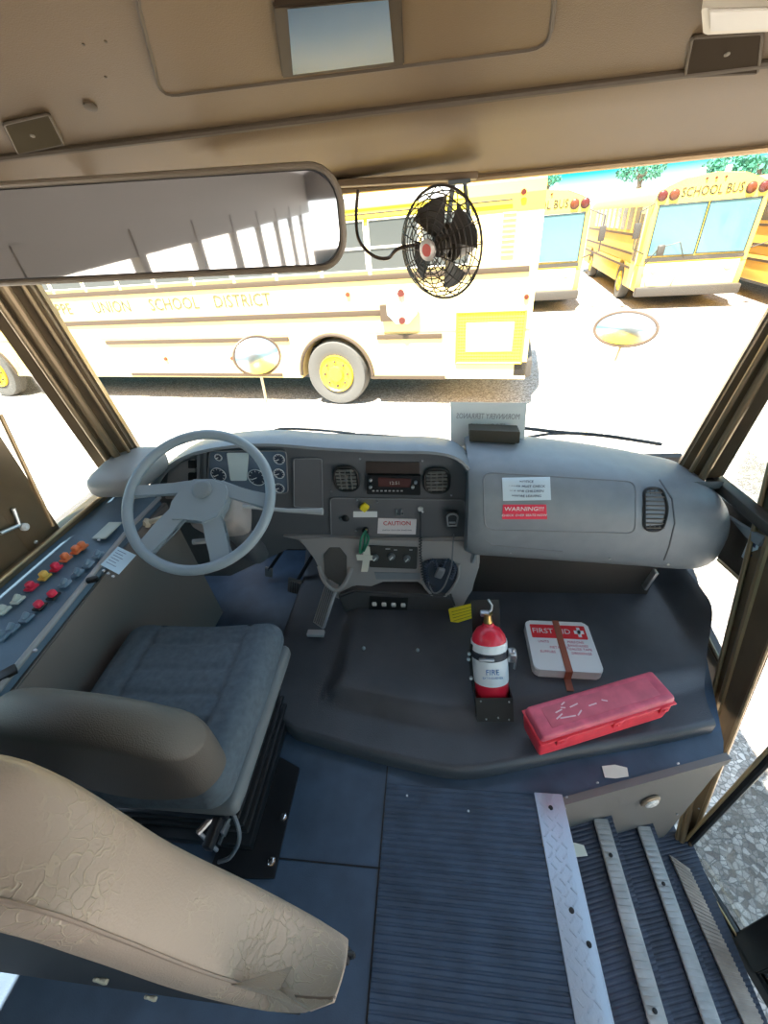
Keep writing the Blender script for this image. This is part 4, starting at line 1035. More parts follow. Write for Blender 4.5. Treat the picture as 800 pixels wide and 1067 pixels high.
b = MB(); q = E_(EL*.60)+sx_*(ER+.012)+sf*.02; b.rbox(q, (.03, .035, .05), .01, 4); b.tube([q+V((0, 0, .03)), q+V((.012, -.01, 0)), q+V((.014, -.01, -.06))], .004); b.build('buckle', m_steel, st)
b = MB(); q = E_(-.03)
b.box(q+ax*.0+V((0, .0, -.012)), (.118, .11, .006), frame((0, 0, 0), sx_, ax).to_3x3() @ Matrix.Rotation(PI/2, 3, 'X'))
Mx = frame(q, sx_, ax)
b.box(Mx @ V((0, .012, ER+.012)), (.122, .085, .004), Mx.to_3x3()); b.box(Mx @ V((.060, .012, 0)), (.004, .085, .125), Mx.to_3x3()); b.box(Mx @ V((-.060, .012, 0)), (.004, .085, .125), Mx.to_3x3()); b.box(Mx @ V((0, .16, -ER-.006)), (.10, .38, .004), Mx.to_3x3())
b.tube([Mx @ V((-.062, .05, .02)), Mx @ V((-.068, .16, .0)), Mx @ V((-.062, .22, .02))], .006); br = b.build('bracket', mat('bracket_black', (.015, .013, .012), .45), EX)
for x, y in ((-.045, .045), (.048, .042), (-.03, -.02), (.045, -.022), (.01, -.015)): MB().lathe([(.003, 0), (.003, .003)], Mx @ V((x, y, ER+.014)), Mx.to_3x3() @ V((0, 0, 1)), 8).build('rivet', m_steel, br)
for s in ((-.072, .19), (-.075, .17), (-.07, .10)): MB().lathe([(.006, 0), (.006, .008)], Mx @ V((s[0], s[1], .02)), Mx.to_3x3() @ V((0, 0, 1)), 8).build('clamp_bolt', m_steel, br)
q = [at(467, 635, Y=1.22), at(496, 628, Y=1.22), at(502, 641, Y=1.20), at(470, 651, Y=1.20)]
tg = thing('inspection_tag', 'yellow service tag hanging beside the extinguisher under the dash', 'tag', tuple(q[0]))
b = MB(); b.prism(roundpoly(q, .006), (0, .003, 0), bev=.0008); b.build('card', m_yellow, tg)
b = MB()
for k in range(4): a = q[0].lerp(q[3], .2+.2*k); c = q[1].lerp(q[2], .2+.2*k); b.bar(a.lerp(c, .1)+V((0, -.001, 0)), a.lerp(c, .85)+V((0, -.001, 0)), .0012, .002, up=V((0, 1, 0)))
b.build('print', mat('olive_ink', (.3, .26, .02), .6), tg)
b = MB(); b.tube([q[1]+V((-.005, 0, -.005)), E_(EL*1.02)], .0015, 6); b.build('string', m_white, tg)

# ================================================================== FIRST AID KIT
kq = [at(547, 645, Z=.135), at(611, 650, Z=.135), at(630, 700, Z=.135), at(556, 699, Z=.135)]
kc = sum(kq, V())/4; kx = ((kq[1]-kq[0])+(kq[2]-kq[3])).normalized(); ky = V((-kx.y, kx.x, 0)); KW = ((kq[1]-kq[0]).length+(kq[2]-kq[3]).length)/2; KD = ((kq[0]-kq[3]).length+(kq[1]-kq[2]).length)/2
print('kit', kc, KW, KD)
K = thing('first_aid_kit', 'white first aid box with red banner and brown strap', 'first aid kit', (kc.x, kc.y, .09))
kR = Matrix((kx, ky, V((0, 0, 1)))).transposed(); kp = lambda x, y, z: kc+kx*x+ky*y+V((0, 0, z))
b = MB(); b.prism([kp(x, y, -.042) for x, y in rrect(KW, KD, .02)], (0, 0, .020), bev=.004); b.build('tray', m_white, K)
b = MB(); b.prism([kp(x, y, -.021) for x, y in rrect(KW, KD, .02)], (0, 0, .021), bev=.006, seg=3); ld = b.build('lid', mat('kit_white', (.74, .78, .80), .4), K)
bn = MB().prism([kp(x, y+KD*.27, .0002) for x, y in rrect(KW*.86, KD*.28, .004)], (0, 0, .0012)).build('banner', mat('banner_red', (.70, .03, .04), .45), ld, label='red banner')
text('lettering', 'FIRST AID', m_white, KW*.14, frame(kp(-KW*.11, KD*.27, .002), kx, ky), bn, .0004)
b = MB(); b.box(kp(KW*.32, KD*.27, .0022), (KW*.15, KD*.07, .001), kR); b.box(kp(KW*.32, KD*.27, .0022), (KW*.05, KD*.2, .001), kR); b.build('cross', m_white, bn)
for i, (s, x, y) in enumerate((('UNITS', -.27, .05), ('PERSONS', .22, .06), ('BANDAGES', .24, -.01), ('METAL KIT', -.05, -.06), ('GAUZE TAPE', .26, -.08), ('SUPPLIES', -.24, -.15), ('DRESSINGS', .26, -.16))):
    text('lettering', s, mat('faint_red_ink', (.62, .2, .3), .6), KW*.06, frame(kp(KW*x, KD*y, .001), kx, ky), ld, .0003)
b = MB(); b.box(kp(.0, 0, .001), (.024, KD+.004, .003), kR); b.box(kp(.0, -KD/2-.002, -.022), (.024, .004, .046), kR); b.box(kp(0, -KD/2-.025, -.043), (.024, .05, .003), kR); b.box(kp(.0, KD/2+.002, -.022), (.024, .004, .046), kR)
b.build('strap', mat('strap_rust', (.32, .10, .06), .6), K, label='rust brown strap')

# ================================================================== RED TRIANGLE CASE
rt = [at(546, 737, Z=.215), at(680, 697, Z=.215), at(705, 727, Z=.215), at(567, 768, Z=.215)]
rc = sum(rt, V())/4; rx = ((rt[1]-rt[0])+(rt[2]-rt[3])).normalized(); ry = V((-rx.y, rx.x, 0)); RW = ((rt[1]-rt[0]).length+(rt[2]-rt[3]).length)/2; RD = ((rt[0]-rt[3]).length+(rt[1]-rt[2]).length)/2
print('red', rc, RW, RD)
R_ = thing('emergency_case', 'long red plastic emergency case in front of the first aid box', 'case', (rc.x, rc.y, .09))
rR = Matrix((rx, ry, V((0, 0, 1)))).transposed()
def tap(k):
    return lambda p: V((p.x*(1+k*p.z), p.y*(1+k*p.z*1.6), p.z))
b = MB(); b.rbox(V((rc.x, rc.y, .134)), (RW*1.0, RD*1.0, .090), .012, 10, f=tap(.6), R=rR); b.build('base', m_redcase, R_)
b = MB(); b.rbox(V((rc.x, rc.y, .199)), (RW*1.0, RD*1.0, .032), .010, 10, f=tap(-.9), R=rR); lid = b.build('lid', m_redlid, R_, label='faded red lid')
b = MB(); b.box(V((rc.x, rc.y, .182)), (RW+.012, RD+.012, .006), rR, bev=.002); b.build('rim', m_redcase, R_)
rp_ = lambda x, y, z: V((rc.x, rc.y, 0))+rx*x+ry*y+V((0, 0, z))
for k in (-.36, .06, .42):
    b = MB(); b.box(rp_(RW*k, -RD/2-.006, .172), (.035, .008, .030), rR, bev=.003); b.box(rp_(RW*k, -RD/2-.011, .176), (.016, .005, .010), rR, bev=.002); b.build('latch', m_redcase, R_)
b = MB(); b.box(rp_(0, 0, .2155), (RW*.82, RD*.62, .002), rR, bev=.0008); b.build('recessed_panel', mat('red_lid_panel', (.62, .12, .17), .5, noise=.15), lid)
b = MB()
random.seed(8)
for k in range(9):
    x, y = random.uniform(-.36, .05)*RW, random.uniform(-.25, .25)*RD; b.bar(rp_(x, y, .217), rp_(x+random.uniform(.01, .05), y+random.uniform(-.01, .012), .217), .004, .0006)
b.build('sticker_remnant', mat('pink_remnant', (.85, .55, .58), .6), lid, label='pale sticker remnants')

# floor sun patch modelled as a pale sheet, and a scrap on the step
for p, z, lab in (((640, 805), .002, 'sunlight patch modelled as a pale sheet on the floor above the stepwell wall'), ((597, 886), -.214, 'yellowish scrap lying on the upper step')):
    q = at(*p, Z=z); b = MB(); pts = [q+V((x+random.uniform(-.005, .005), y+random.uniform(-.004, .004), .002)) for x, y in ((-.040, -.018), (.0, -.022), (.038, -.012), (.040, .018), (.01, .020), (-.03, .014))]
    b.prism(pts, (0, 0, .0012)); tag(b.build('sun_patch_scrap', mat('scrap', (.85, .86, .74), .8)), lab, 'scrap')  # scrap colour also stands for sunlight in the floor patch
for i, (p, lab) in enumerate((((424, 829), 'tiny white crumb on the floor at the mat edge'), ((488, 845), 'tiny white crumb beside the top step plate corner'))):
    tag(MB().rbox(at(*p, Z=.008), (.007, .006, .005), .002, 2).build('crumb', m_white), lab, 'crumb')

# ================================================================== TWO-WAY RADIO MICROPHONE, KEYS
MIC = thing('radio_microphone', 'dark handheld radio microphone clipped to the dash right of the caution sticker', 'microphone', tuple(F(471, 540, .03)))
q = F(471, 541, .03)
b = MB(); b.rbox(q, (.050, .030, .082), .014, 8, f=lambda p: V((p.x*(1+2.6*p.z), p.y, p.z))); mb_ = b.build('body', mat('mic_body', (.045, .05, .058), .35), MIC)
b = MB(); b.tube([q+V((.021*math.cos(a), -.017, .018+.020*math.sin(a))) for a in [PI*1.0*k/12-.2 for k in range(13)]]+[q+V((-.016, -.017, -.02)), q+V((.016, -.017, -.02))], .004, 6, closed=True); b.build('face_ring', mat('mic_ring', (.30, .33, .36), .3), mb_)
b = MB(); b.box(q+V((.0, -.016, -.006)), (.026, .004, .010), bev=.002); b.build('grille', m_steel, mb_)
def coil(path, r, n, tr, name, m, parent):
    P = resamp(spline(path, 10), n*10); pts = []
    for i, p in enumerate(P):
        d = (P[min(len(P)-1, i+1)]-P[max(0, i-1)]).normalized(); a_ = d.cross(V((0, 1, 0))).normalized() if abs(d.y) < .9 else V((1, 0, 0)); c_ = d.cross(a_)
        an = 2*PI*i/10*1.0; pts.append(p+(a_*math.cos(an)+c_*math.sin(an))*r)
    b = MB(); b.tube(pts, tr, 5); return b.build(name, m, parent)
m_cord = mat('cord_black', (.03, .032, .04), .4)
b = MB(); b.tube(spline([F(473, 556, .03), F(472, 566, .08), G(470, 590, .03), G(462, 612, .04), G(452, 618, .04), G(446, 606, .03)], 8), .0035, 8); b.build('cord', mat('cord_grey', (.18, .19, .21), .35), MIC)
coil([G(446, 606, .03), G(444, 590, .02), G(452, 584, .02), G(458, 600, .025), G(464, 584, .02), G(474, 590, .02), G(470, 604, .03)], .006, 34, .0028, 'coiled_cord', mat('cord_blue', (.06, .08, .13), .35), MIC)
coil([F(438, 560, .025), G(438, 580, .02), G(442, 604, .03), G(452, 612, .035)], .005, 20, .0025, 'coiled_cord', m_cord, MIC)
b = MB(); b.tube(spline([F(438, 532, .02), F(438, 550, .02), F(438, 560, .025)], 5), .003, 8); b.build('cord', m_cord, MIC)
b = MB(); b.lathe([(.011, 0), (.011, .008), (.006, .014)], F(438, 530, .008), (0, -1, .2), 14); b.tube([F(437, 530, .02), F(441, 534, .028)], .004); b.build('jack', m_white, MIC, label='white plug')
b = MB(); b.rbox(G(458, 597, .03), (.035, .02, .055), .008, 5, R=Matrix.Rotation(.35, 3, 'Y')); b.build('tucked_cover', mat('mic_cover', (.20, .21, .23), .5), MIC)
KY = thing('key_ring', 'ignition key with green band and white tag hanging from the dash', 'keys', tuple(F(381, 552, .03)))
q = F(381, 552, .02)
b = MB(); b.box(q+V((0, -.012, -.006)), (.008, .03, .02), Matrix.Rotation(.3, 3, 'Y'), bev=.002); b.build('key', mat('brass', (.6, .42, .15)), KY)
b = MB(); b.tube(spline([F(381, 553, .04), F(376, 562, .08), G(375, 576, .02), G(379, 570, .02), F(381, 553, .042)], 6), .005, 8); b.tube(spline([F(381, 555, .045), F(384, 562, .08), G(379, 574, .02)], 6), .005, 8); b.build('lanyard', mat('green_band', (.03, .22, .13), .6), KY, label='dark green band')
b = MB(); b.prism([G(379, 568, .02), G(385, 570, .02), G(386, 580, .02), G(383, 596, .02), G(376, 596, .02), G(378, 582, .02)], (0, .003, 0), bev=.001); b.prism([G(371, 578, .022), G(388, 579, .022), G(391, 584, .022), G(372, 584, .022)], (0, .002, 0), bev=.0005); b.build('tag', mat('tag_ivory', (.68, .68, .60), .5), KY, label='ivory paper tag')

# ================================================================== SIGN on the dash
SY = 1.56
sg = [at(469, 419, Y=SY+.03), at(549, 420, Y=SY+.03), at(545, 468, Y=SY), at(470, 464, Y=SY)]
SG = thing('dash_sign', 'translucent white card sign standing in a black holder on the dash', 'sign', tuple(sg[3]))
mt = bpy.data.materials.new('thin_card'); mt.use_nodes = True; _n = mt.node_tree.nodes; _l = mt.node_tree.links; _b = _n['Principled BSDF']; _b.inputs['Base Color'].default_value = (.8, .84, .84, 1); _b.inputs['Roughness'].default_value = .4
_t = _n.new('ShaderNodeBsdfTranslucent'); _t.inputs[0].default_value = (.7, .76, .76, 1); _x = _n.new('ShaderNodeMixShader'); _x.inputs[0].default_value = .12; _l.new(_b.outputs[0], _x.inputs[1]); _l.new(_t.outputs[0], _x.inputs[2]); _l.new(_x.outputs[0], _n['Material Output'].inputs[0])
b = MB(); b.prism(sg, (0, .0015, 0)); card = b.build('card', mt, SG)
sgx = (sg[1]-sg[0]).normalized()
for s, fy_, sz in (('MORNNVERY TERRANOS', .30, .030), ('STOCK # 1012', .52, .030)):
    q = sg[0].lerp(sg[3], fy_).lerp(sg[1].lerp(sg[2], fy_), .5)+V((0, -.0012, 0))
    text('lettering', s, mat('mirror_ink', (.33, .33, .36), .6), sz, frame(q, sgx, (0, .2, 1)) @ Matrix.Diagonal((-1, 1, 1, 1)), card, .0003, sx=.72)
hq = [at(489, 448, Y=SY-.07), at(542, 450, Y=SY-.07), at(541, 462, Y=SY-.07), at(489, 460, Y=SY-.07)]
b = MB(); b.prism(roundpoly(hq, .004), (0, .06, 0), bev=.004); b.prism([at(492, 458, Y=SY-.06), at(537, 460, Y=SY-.06), at(536, 469, Y=SY-.06), at(492, 468, Y=SY-.06)], (0, .05, 0), bev=.003); b.build('holder', mat('holder_black', (.035, .03, .018), .4), SG, label='black sign holder')

# ================================================================== INTERIOR MIRROR
MY = .74
mq = [at(0, 192, Y=MY), at(335, 172, Y=MY), at(357, 240, Y=MY), at(335, 283, Y=MY)]
mc_r = at(357, 228, Y=MY); mtop = at(300, 173, Y=MY); mbot = at(300, 285, Y=MY)
MH = (mtop-mbot).length; MW = .86; mcx = mc_r.x-MW/2
MIR = thing('interior_mirror', 'wide rounded interior rear view mirror above the driver', 'mirror', (mcx, MY, 1.5))
mxv = (at(300, 173, Y=MY)-at(60, 190, Y=MY)).normalized()
mcen = V((mc_r.x, MY, (mtop.z+mbot.z)/2))-mxv*MW/2
mcen.y += .0
print('mirror', mcen, MH, mxv)
mirn = V((.0, -1, 0)); Mm = frame(mcen, mxv+V((0, .04, 0)), (0, -.028, 1))
b = MB(); b.prism([Mm @ V((x, y, -.014)) for x, y in rrect(MW, MH, .045, 7)], Mm.to_3x3() @ V((0, 0, .016)), bev=.004); b.build('housing', m_black, MIR)
b = MB(); b.prism([Mm @ V((x, y, .003)) for x, y in rrect(MW-.018, MH-.018, .040, 7)], Mm.to_3x3() @ V((0, 0, .001))); b.build('glass', mat('mirror_silver', (.80, .80, .80), .03, metal=1), MIR)
b = MB(); b.tube([Mm @ V((x, y, .003)) for x, y in rrect(MW-.006, MH-.006, .043, 7)], .0045, 8, closed=True); b.build('rim', mat('mirror_rim', (.16, .13, .095), .35), MIR)
for dx in (.12, -.18):
    b = MB(); b.bar(mcen+V((dx, .012, .0)), V((mcen.x+dx, 1.10, 1.605)), .03, .008, up=V((1, 0, 0))); b.build('bracket', m_blackmetal, MIR)

# mirror set in header
hm = [hp(283, -8, .006), hp(293, 70, .006), hp(421, 56, .006), hp(418, -18, .006)]
HM = thing('header_mirror', 'square dark framed mirror mounted on the header panel', 'mirror', tuple(hm[0]))
b = MB(); b.prism(hm, HPn*.008, bev=.002); b.build('frame', mat('frame_brown', (.045, .03, .018), .5), HM)
inn = [hp(298, -8, .0145), hp(304, 64, .0145), hp(410, 50, .0145), hp(404, -18, .0145)]
b = MB(); b.prism(inn, HPn*.0015); b.build('glass', mat('mirror_glass_worn', (.78, .76, .68), .12, metal=1), HM)
def latch_plate(px, lab, m, screw):
    t = thing('header_latch', lab, 'latch', tuple(hp(*px[0], .002)), group='latch plates in the header')
    b = MB(); b.prism(roundpoly([hp(*p, .0005) for p in px], .006), HPn*.004, bev=.001); b.build('plate', m, t)  # dark plate colour stands for the shade inside a recess
    b = MB(); b.tube(roundpoly([hp(*p, .003) for p in px], .006), .0025, 6, closed=True); b.build('rim', m_seam, t)
    b = MB(); b.lathe([(.004, 0), (.004, .002), (.002, .003)], hp(*screw, .004), HPn, 12); b.build('screw', mat('dull_steel', (.25, .22, .17), .6), t)
latch_plate([(3, 127), (50, 116), (66, 148), (18, 158)], 'latch plate in the header at far left, recess shade painted dark', mat('latch_olive_shade', (.075, .06, .035), .9, spec=.1), (33, 138))
latch_plate([(722, 36), (795, 31), (790, 73), (714, 77)], 'latch plate in the header at far right, recess shade painted dark', mat('latch_dark_shade', (.045, .032, .02), .9, spec=.1), (758, 52))
b = MB(); b.lathe([(.010, 0), (.010, .003), (.005, .004)], hp(94, 110), HPn, 16); tag(b.build('header_screw', m_seam), 'dark round screw in the header left of the access panel', 'screw')
for i, p in enumerate(((87, 46), (110, 43), (110, 80))): b = MB(); b.lathe([(.002, 0), (.002, .001)], hp(*p), HPn, 8); tag(b.build('rivet', m_seam), 'tiny dark rivet hole in the beige header, %s' % ('the left one', 'the upper right one', 'the lowest one')[i], 'rivet')
dl = [hp(733, -12, .001), hp(735, 18, .001), hp(812, 14, .001), hp(812, -14, .001)]
DLT = thing('dome_light', 'ivory dome light housing at the upper right of the header', 'light', tuple(dl[0]))
b = MB(); b.prism(roundpoly(dl, .006), HPn*.018, bev=.004, seg=3); b.build('housing', mat('dome_ivory', (.74, .68, .56), .4), DLT)
b = MB(); b.prism([hp(742, -12, .0195), hp(743, 11, .0195), hp(812, 8, .0195), hp(812, -14, .0195)], HPn*.003, bev=.001); b.build('lens', mat('dome_lens', (.8, .76, .68), .2), DLT)

# ================================================================== FAN
FNY = 1.15
fc = at(459, 256, Y=FNY); top_ = at(462, 196, Y=FNY); bot_ = at(459, 314, Y=FNY)
FR = (top_-bot_).length/2
fn = V((-.62, -.78, -.10)).normalized()                     # the way the fan faces
fx = V((0, 0, 1)).cross(fn).normalized(); fyv = fn.cross(fx)
fp = lambda x, y, z: fc+fx*x+fyv*y+fn*z
FAN = thing('cabin_fan', 'small black wire cage fan hanging from the header at centre', 'fan', tuple(fc))
m_cage = mat('fan_black', (.03, .022, .016), .4)
prof = [(r, .045*math.sqrt(max(0, 1-(r/FR)**2.6))) for r in [FR*k/11 for k in range(2, 12)]]
b = MB()
for r, z in prof: b.tube([fp(r*math.cos(a), r*math.sin(a), z) for a in [2*PI*k/40 for k in range(40)]], .0014, 5, closed=True)
for r, z in prof[4::2]: b.tube([fp(r*math.cos(a), r*math.sin(a), -z*.8) for a in [2*PI*k/32 for k in range(32)]], .0014, 5, closed=True)
for j in range(16):
    a = 2*PI*j/16; P = [fp(r*math.cos(a), r*math.sin(a), z+.001) for r, z in prof]; Q = [fp(r*math.cos(a), r*math.sin(a), -z*.8) for r, z in prof[3:]]
    b.tube(P+Q[::-1], .0013, 5)
b.tube([fp(FR*math.cos(a), FR*math.sin(a), 0) for a in [2*PI*k/48 for k in range(48)]], .003, 6, closed=True)
b.build('cage', m_cage, FAN)
b = MB()
for j in range(4):
    a0 = 2*PI*j/4+.4
    def bl(u, v, a0=a0):
        r = FR*(.16+.66*u); a = a0+(v-.5)*(.75+.3*u); return fp(r*math.cos(a), r*math.sin(a), -.006+.022*(v-.5))
    b.slab(bl, 6, 5, fn*.0015)
b.lathe([(.022, -.01), (.022, .012), (.015, .016)], fc, fn, 20); b.build('blades', mat('blade_black', (.035, .028, .022), .4), FAN)
b = MB(); b.lathe([(.022, .046), (.022, .050), (.016, .052)], fc, fn, 24); bd = b.build('badge', mat('badge_silver', (.55, .5, .46), .3, metal=.4), FAN, label='silver round badge with red centre')
b = MB(); b.lathe([(.013, .052), (.012, .0535)], fc, fn, 20); b.build('badge_centre', mat('badge_red', (.55, .06, .04), .4), bd)
b = MB(); b.lathe([(.020, -.11), (.036, -.10), (.040, -.03), (.030, -.02)], fc, fn, 24); b.build('motor', m_cage, FAN)
ft = at(478, 190, Y=1.26)
b = MB()
m0 = fp(0, 0, -.07)
for s in (-1, 1): b.bar(m0+fx*.038*s+V((0, 0, 0)), V((ft.x, ft.y, ft.z))+fx*.016*s, .014, .004, up=fx)
b.box((ft.x, ft.y, ft.z), (.05, .05, .008)); b.build('bracket', mat('bracket_grey', (.10, .12, .13), .4), FAN)
b = MB(); b.bar(at(345, 192, Y=1.27), at(497, 183, Y=1.27), .05, .014, bev=.003); struct(b.build('trim_17', m_head))
b = MB(); b.tube(spline([at(373, 198, Y=1.25), at(371, 225, Y=1.24), at(374, 250, Y=1.22), at(388, 266, Y=1.20), at(404, 269, Y=1.19), at(418, 258, Y=1.18), fp(-.03, 0, -.06)], 8), .0042, 8); b.build('power_cord', mat('cord_brown', (.05, .03, .02), .4), FAN)

# ================================================================== WIPERS
def wiper(pts, arm, lab, Y):
    t = thing('wiper', lab, 'wiper', tuple(at(*pts[0], Y=Y)), group='windshield wipers')
    b = MB(); P = [at(*p, Y=Y) for p in pts]; b.tube(spline(P, 5), .008, 6); b.build('blade', mat('wiper_black', (.03, .022, .018), .5), t)
    b = MB(); b.tube(spline([at(*p, Y=Y-.01) for p in arm], 5), .006, 6); b.build('arm', mat('wiper_black', (0, 0, 0)), t)
wiper([(545, 446), (580, 450), (630, 454), (689, 463)], [(548, 456), (575, 452), (610, 452)], 'black windshield wiper on the right beside the card sign', 1.80)
wiper([(318, 456), (360, 453), (405, 455), (450, 459)], [(281, 452), (292, 447), (330, 448), (370, 452)], 'black windshield wiper in front of the steering wheel', 1.80)

# ================================================================== HOOD + CROSSOVER MIRRORS (outside)
def hoodf(u, v):
    x = -1.32+2.5*u; c = 1-(abs(2*u-1))**3; y = 1.84+1.45*v; return V((x, y, (.62-.62*v-.12*v*v)*(.5+.5*c) - .25*(1-c)+.0))
m_hood = mat('bus_yellow_gloss', (.85, .52, .03), .3, coat=.5)
b = MB(); b.slab(hoodf, 24, 16, (0, 0, -.12)); tag(b.build('bus_hood', m_hood), 'yellow sloping bus hood outside below the windshield', 'hood')
def cross(c, rx_, rz_, foot, lab):
    t = thing('crossover_mirror', lab, 'mirror', tuple(foot), group='oval crossover mirrors outside')
    n_ = (CAMPOS+V((0, 1.0, 0))-c).normalized(); x = V((0, 0, 1)).cross(n_).normalized(); y = n_.cross(x); R = [c+x*(rx_*math.cos(a))+y*(rz_*math.sin(a)) for a in [2*PI*k/32 for k in range(32)]]
    b = MB(); b.tube(R, .010, 8, closed=True); b.build('rim', mat('mirror_rim_dark', (.09, .06, .04), .5), t)
    b = MB()
    def f(u, v): a = 2*PI*u; return c+x*(rx_*v*math.cos(a))+y*(rz_*v*math.sin(a))+n_*(.06*(1-v*v))
    b.grid(f, 32, 6); b.build('glass', mat('convex_mirror', (.86, .87, .86), .28, metal=1), t)
    def f(u, v): a = 2*PI*u; return c+x*(rx_*v*math.cos(a))+y*(rz_*v*math.sin(a))-n_*(.07*(1-v*v))
    b = MB(); b.grid(f, 32, 6); b.build('housing', m_black, t)
    b = MB(); b.tube([c-n_*.03-V((0, 0, rz_*.7)), foot], .010, 8); b.build('stem', mat('stem_pale', (.55, .5, .45), .4, metal=.5), t)
c_ = at(268, 371, Y=2.9); rr = (at(291, 371, Y=2.9)-c_).length
cross(c_, rr, rr*.80, V((at(277, 428, Y=2.9).x, 2.9, hoodf((at(277, 428, Y=2.9).x+1.32)/2.5, 1.06/1.45).z)), 'oval outside crossover mirror on a stem, left one before the near bus wheel')
c_ = at(651, 343, Y=2.9); rr = (at(681, 346, Y=2.9)-c_).length
cross(c_, rr, rr*.55, V((1.05, 2.9, hoodf(2.37/2.5, 1.06/1.45).z)), 'flat oval outside crossover mirror on the right over bare pavement')

# ================================================================== OTHER BUSES
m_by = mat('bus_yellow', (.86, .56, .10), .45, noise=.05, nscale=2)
m_byp = mat('bus_yellow_sunlit', (.88, .66, .28), .5, noise=.05, nscale=2)  # same bus yellow, paler: strong sun on the near bus put into colour
m_rail = mat('rub_rail', (.075, .05, .03), .5); m_wgl = mat('bus_window', (.07, .075, .07), .15)
m_wgl2 = mat('bus_windshield', (.10, .20, .21), .08)
m_tyre = mat('tyre', (.10, .095, .085), .8); m_hubm = mat('hub_yellow', (.85, .55, .03), .45); m_btxt = mat('bus_letter', (.015, .012, .008), .6)
m_wroof = mat('bus_white_roof', (.8, .8, .78), .5); m_lampr = mat('lamp_red', (.10, .016, .01), .3); m_lampa = mat('lamp_amber', (.14, .035, .01), .3); m_grille = mat('mesh_yellow', (.38, .36, .04), .6); m_bump = mat('bumper_dark', (.06, .05, .04), .5)
def bus_root(label, origin, ux, group):
    ang = math.atan2(ux.y, ux.x); t = thing('school_bus', label, 'bus', tuple(origin), ang, group); return t, WM[t]
def addp(mb, name, m, root, M, parent=None, label=None, smooth=35):
    mb.bm.transform(M); o = mb.build(name, m, parent or root, label=label, smooth=smooth); return o
def wheel(root, M, x, y, s, r=.50):
    """wheel on a plane y, facing s*-y"""
    w_ = addp(MB().lathe([(r*.58, -.02), (r*.7, -.05), (r*.95, -.04), (r, .02), (r, .2), (r*.9, .25)], (x, y, r), (0, s, 0), 32), 'wheel', m_tyre, root, M)
    h = addp(MB().lathe([(r*.57, -.022), (r*.55, -.06), (r*.50, -.035), (r*.26, -.03), (r*.22, -.08), (r*.10, -.09)], (x, y, r), (0, s, 0), 28), 'hub', m_hubm, root, M, parent=w_)
    b = MB()
    for k in range(8): a = 2*PI*k/8; b.lathe([(.022, 0), (.02, -.03), (.01, -.035)], (x+r*.38*math.cos(a), y-s*.025, r+r*.38*math.sin(a)), (0, s, 0), 6)
    addp(b, 'lug_nuts', m_rail, root, M, parent=h)
# ---- near bus: its long side faces us; local x runs front(left) to rear(right), y away
A0 = at(355, 421, Z=GZ); B0 = at(10, 413, Z=GZ); ux = (A0-B0); ux.z = 0; WB = ux.length; ux.normalize()
NB, NM = bus_root('pale yellow school bus parked side-on, stretching across most of the windshield', A0, ux, 'parked school buses')
NL, NR = -10.9, 2.98
def nearside(px, py):
    n = V((ux.y, -ux.x, 0)); p = at(px, py, plane=(A0, n)); q = NM.inverted() @ p; return q
# body shell: section extruded along x, with arches cut by building the skirt in pieces
def bodysec(z0, z1): return z0, z1
b = MB()
sec_ = [(0, 1.12), (0, 2.50), (.05, 2.66), (.20, 2.80), (.55, 2.90), (1.25, 2.95), (1.95, 2.90), (2.3, 2.80), (2.45, 2.66), (2.5, 2.5), (2.5, 1.12)]
b.prism([V((NL, y, z)) for y, z in sec_], (NR-NL, 0, 0))
arch = []
for x0, x1 in ((NL, -WB-.62), (-WB+.62, -.62), (.62, NR)): b.box(((x0+x1)/2, 1.25, .80), (x1-x0, 2.5, .70))
for cx_ in (0, -WB):
    P = [V((cx_+.62*math.cos(a), 0, .50+.62*math.sin(a))) for a in [PI*k/14 for k in range(15)]]
    P = [p for p in P]; b.prism([V((cx_+.62, 0, 1.13)), V((cx_+.62, 0, .5))][:1]+P+[V((cx_-.62, 0, 1.13))], (0, .6, 0))
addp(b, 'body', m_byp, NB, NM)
b = MB(); b.box((-WB/2+.3, 1.3, .62), (WB+2.5, 2.0, .5)); addp(b, 'chassis', m_black, NB, NM)
b = MB()
for cx_ in (0, -WB):
    b.tube([V((cx_+.63*math.cos(a), -.01, .50+.63*math.sin(a))) for a in [PI*k/20 for k in range(21)]], .03, 8)
addp(b, 'arch_trim', m_rail, NB, NM)
wheel(NB, NM, 0, .02, 1, .52); wheel(NB, NM, -WB, .02, 1, .52)
# windows : glass + frames
zt_, zb_ = 2.55, 1.97
xs = [2.10, 1.42, .68, -.06, -.80, -1.54, -2.28, -3.02, -3.76, -4.50, -5.24, -5.98, -6.72, -7.46, -8.2]
for i, xr_ in enumerate(xs[:-1]):
    xl_ = xs[i+1]+.07; w_ = addp(MB().box(((xl_+xr_)/2, -.004, (zt_+zb_)/2), (xr_-xl_, .02, zt_-zb_)), 'window', m_wgl, NB, NM)
    b = MB(); zc = (zt_+zb_)/2
    b.box(((xl_+xr_)/2, -.018, zc-.02), (xr_-xl_, .015, .03)); b.tube([V((xl_, -.012, zb_)), V((xr_, -.012, zb_)), V((xr_, -.012, zt_)), V((xl_, -.012, zt_))], .014, 6, closed=True); addp(b, 'window_frame', mat('win_alu', (.6, .56, .48), .5), NB, NM, parent=w_)
b = MB()
for z, x0, x1, h in ((1.88, NL, NR-.1, .07), (1.42, NL, 1.15, .08), (1.08, -4.5, 1.75, .07), (2.62, NL, 2.6, .02)):
    segs = [(x0, x1)]
    if z < 1.2: segs = [(x0, -.75), (.75, x1)]
    for a, c in segs: b.box(((a+c)/2, -.015, z), (c-a, .03, h), bev=.008)
b.box((-2.6, -.012, .50), (3.2, .03, .05)); b.box((1.2, -.012, .47), (1.2, .03, .05))
